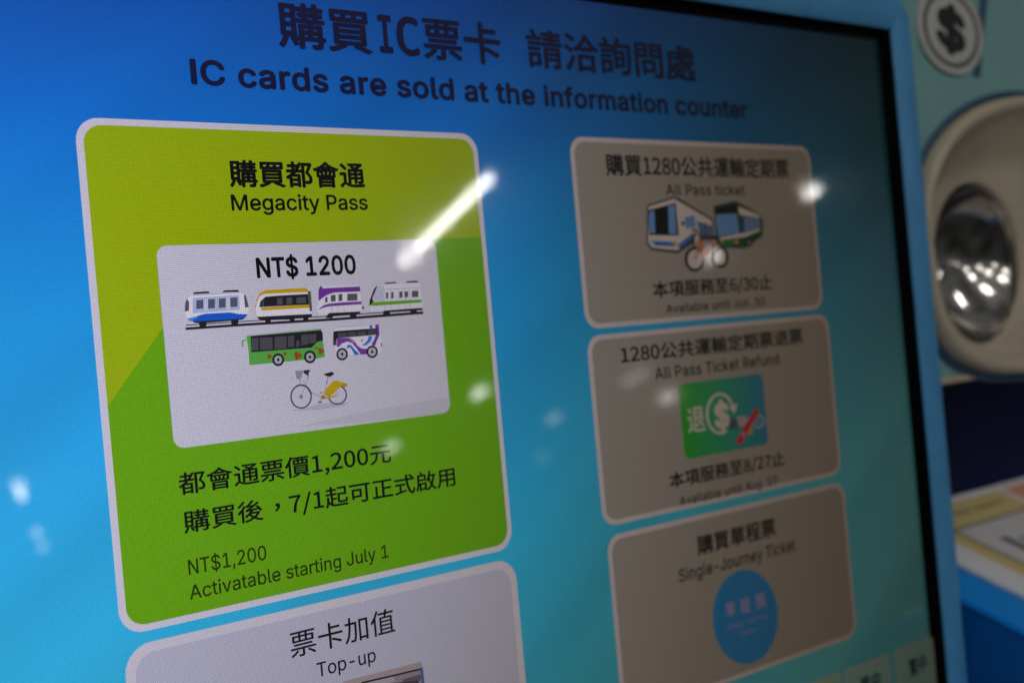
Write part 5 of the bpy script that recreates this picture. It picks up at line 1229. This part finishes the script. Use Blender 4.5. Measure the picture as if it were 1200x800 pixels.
# ------------------------------------------------------------------ lit tubes on the ceiling of the hall, seen in the glass, and added ones seen in the chrome
CEIL = SCREEN_AT.z + 1.30
housing = mat('white_lamp_housing', (0.6, 0.6, 0.6), 0.5)
TUBES = [  # across, near end, far end, brightness, tube radius, label
    (1.805, -2.17, -2.74, 48, 0.009, 'ceiling tube mirrored as the long bright streak over the green button'),
    (3.095, -4.28, -4.38, 22, 0.014, 'ceiling tube mirrored as a short dash at the right edge of the green button'),
    (3.0, -5.1, -5.22, 13, 0.014, 'ceiling tube mirrored as a dim dash above the lower caption of the green button'),
    (4.085, -5.0, -5.1, 4, 0.016, 'ceiling tube mirrored as a faint dash on the blue between the buttons'),
    (3.335, -2.78, -2.81, 20, 0.017, 'ceiling tube mirrored as a pale spot over the bicycle of the two buses picture'),
    (3.36, -2.22, -2.27, 30, 0.014, 'ceiling tube mirrored as a bright spot at the right edge of the top grey button'),
    (4.22, -4.3, -4.5, 3.5, 0.016, 'ceiling tube mirrored as a faint dash under the heading of the refund button'),
    (4.95, -4.88, -5.0, 12, 0.016, 'ceiling tube mirrored as a pale dash left of the refund icon'),
    ((0.98, 1.04), -4.85, -5.07, 22, 0.014, 'ceiling tube mirrored as the brightest spot on the blue left margin'),
    ((1.245, 1.265), -5.8, -5.86, 9, 0.016, 'ceiling tube mirrored as the upper of two dim spots on the blue left margin'),
    (1.355, -6.15, -6.22, 6, 0.016, 'ceiling tube mirrored as the lower of two dim spots on the blue left margin'),
    (4.7, -6.03, -6.09, 3, 0.016, 'ceiling tube mirrored as the faintest round spot on the blue between the buttons'),
    (-0.55, -0.55, -0.95, 46, 0.020, 'added ceiling tube lighting the front, mirrored in the chrome cup'),  # this and the tubes below are added overhead to light the machine
    (-0.55, -1.55, -1.95, 46, 0.020, 'added ceiling tube lighting the front, mirrored in the chrome cup'),
    (-0.55, -2.55, -2.95, 46, 0.020, 'added ceiling tube lighting the front, mirrored in the chrome cup'),
    (0.55, -0.55, -0.95, 46, 0.020, 'added ceiling tube lighting the front, mirrored in the chrome cup'),
    (-3.4, -2.4, -2.8, 46, 0.020, 'added ceiling tube lighting the front, mirrored in the chrome cup'),
    (-1.7, -0.55, -0.95, 46, 0.020, 'added ceiling tube lighting the front, mirrored in the chrome cup'),
    (-1.7, -1.55, -1.95, 46, 0.020, 'added ceiling tube lighting the front, mirrored in the chrome cup'),
    (-1.7, -2.55, -2.95, 46, 0.020, 'added ceiling tube lighting the front, mirrored in the chrome cup'),
    (-2.9, -1.0, -1.4, 46, 0.020, 'added ceiling tube lighting the front, mirrored in the chrome cup'),
    (0.1, -4.0, -4.4, 46, 0.020, 'added ceiling tube lighting the front, mirrored in the chrome cup'),
]
for i, (x_, y0, y1, L, rad, lab) in enumerate(TUBES):
    xa, xb = x_ if isinstance(x_, tuple) else (x_, x_)
    x_, cy = (xa + xb) / 2, (y0 + y1) / 2
    o = bpy.data.objects.new('ceiling_lamp', None)
    COL.objects.link(o)
    o.location = (x_, cy, CEIL)
    o.rotation_euler.z = math.atan2(xb - xa, y0 - y1)
    o['label'], o['category'] = lab, 'ceiling lamp'
    o['group'] = 'added lamps mirrored in the chrome cup' if 'cup' in lab else 'lamps mirrored in the display'
    h = abs(y1 - y0) / 2
    bm = bmesh.new()
    bmesh.ops.create_cone(bm, cap_ends=True, segments=16, radius1=rad, radius2=rad, depth=2 * h, matrix=Matrix.Rotation(R(90), 4, 'X'))
    me = bpy.data.meshes.new('tube')
    bm.to_mesh(me)
    bm.free()
    mt = bpy.data.materials.new('lit_tube')
    mt.use_nodes = True
    p = mt.node_tree.nodes['Principled BSDF']
    p.inputs['Base Color'].default_value = (0.8, 0.8, 0.8, 1)
    p.inputs['Emission Color'].default_value = (1.0, 0.97, 0.93, 1)
    p.inputs['Emission Strength'].default_value = L
    me.materials.append(mt)
    tb = bpy.data.objects.new('tube', me)
    COL.objects.link(tb)
    tb.parent = o
    bm = bmesh.new()
    bmesh.ops.create_cube(bm, size=1.0, matrix=Matrix.Translation((0, 0, rad + 0.02)) @ Matrix.Diagonal((rad * 2.6, 2 * h + 0.04, 0.03, 1)))
    me = bpy.data.meshes.new('housing')
    bm.to_mesh(me)
    bm.free()
    me.materials.append(housing)
    hb = bpy.data.objects.new('housing', me)
    COL.objects.link(hb)
    hb.parent = o
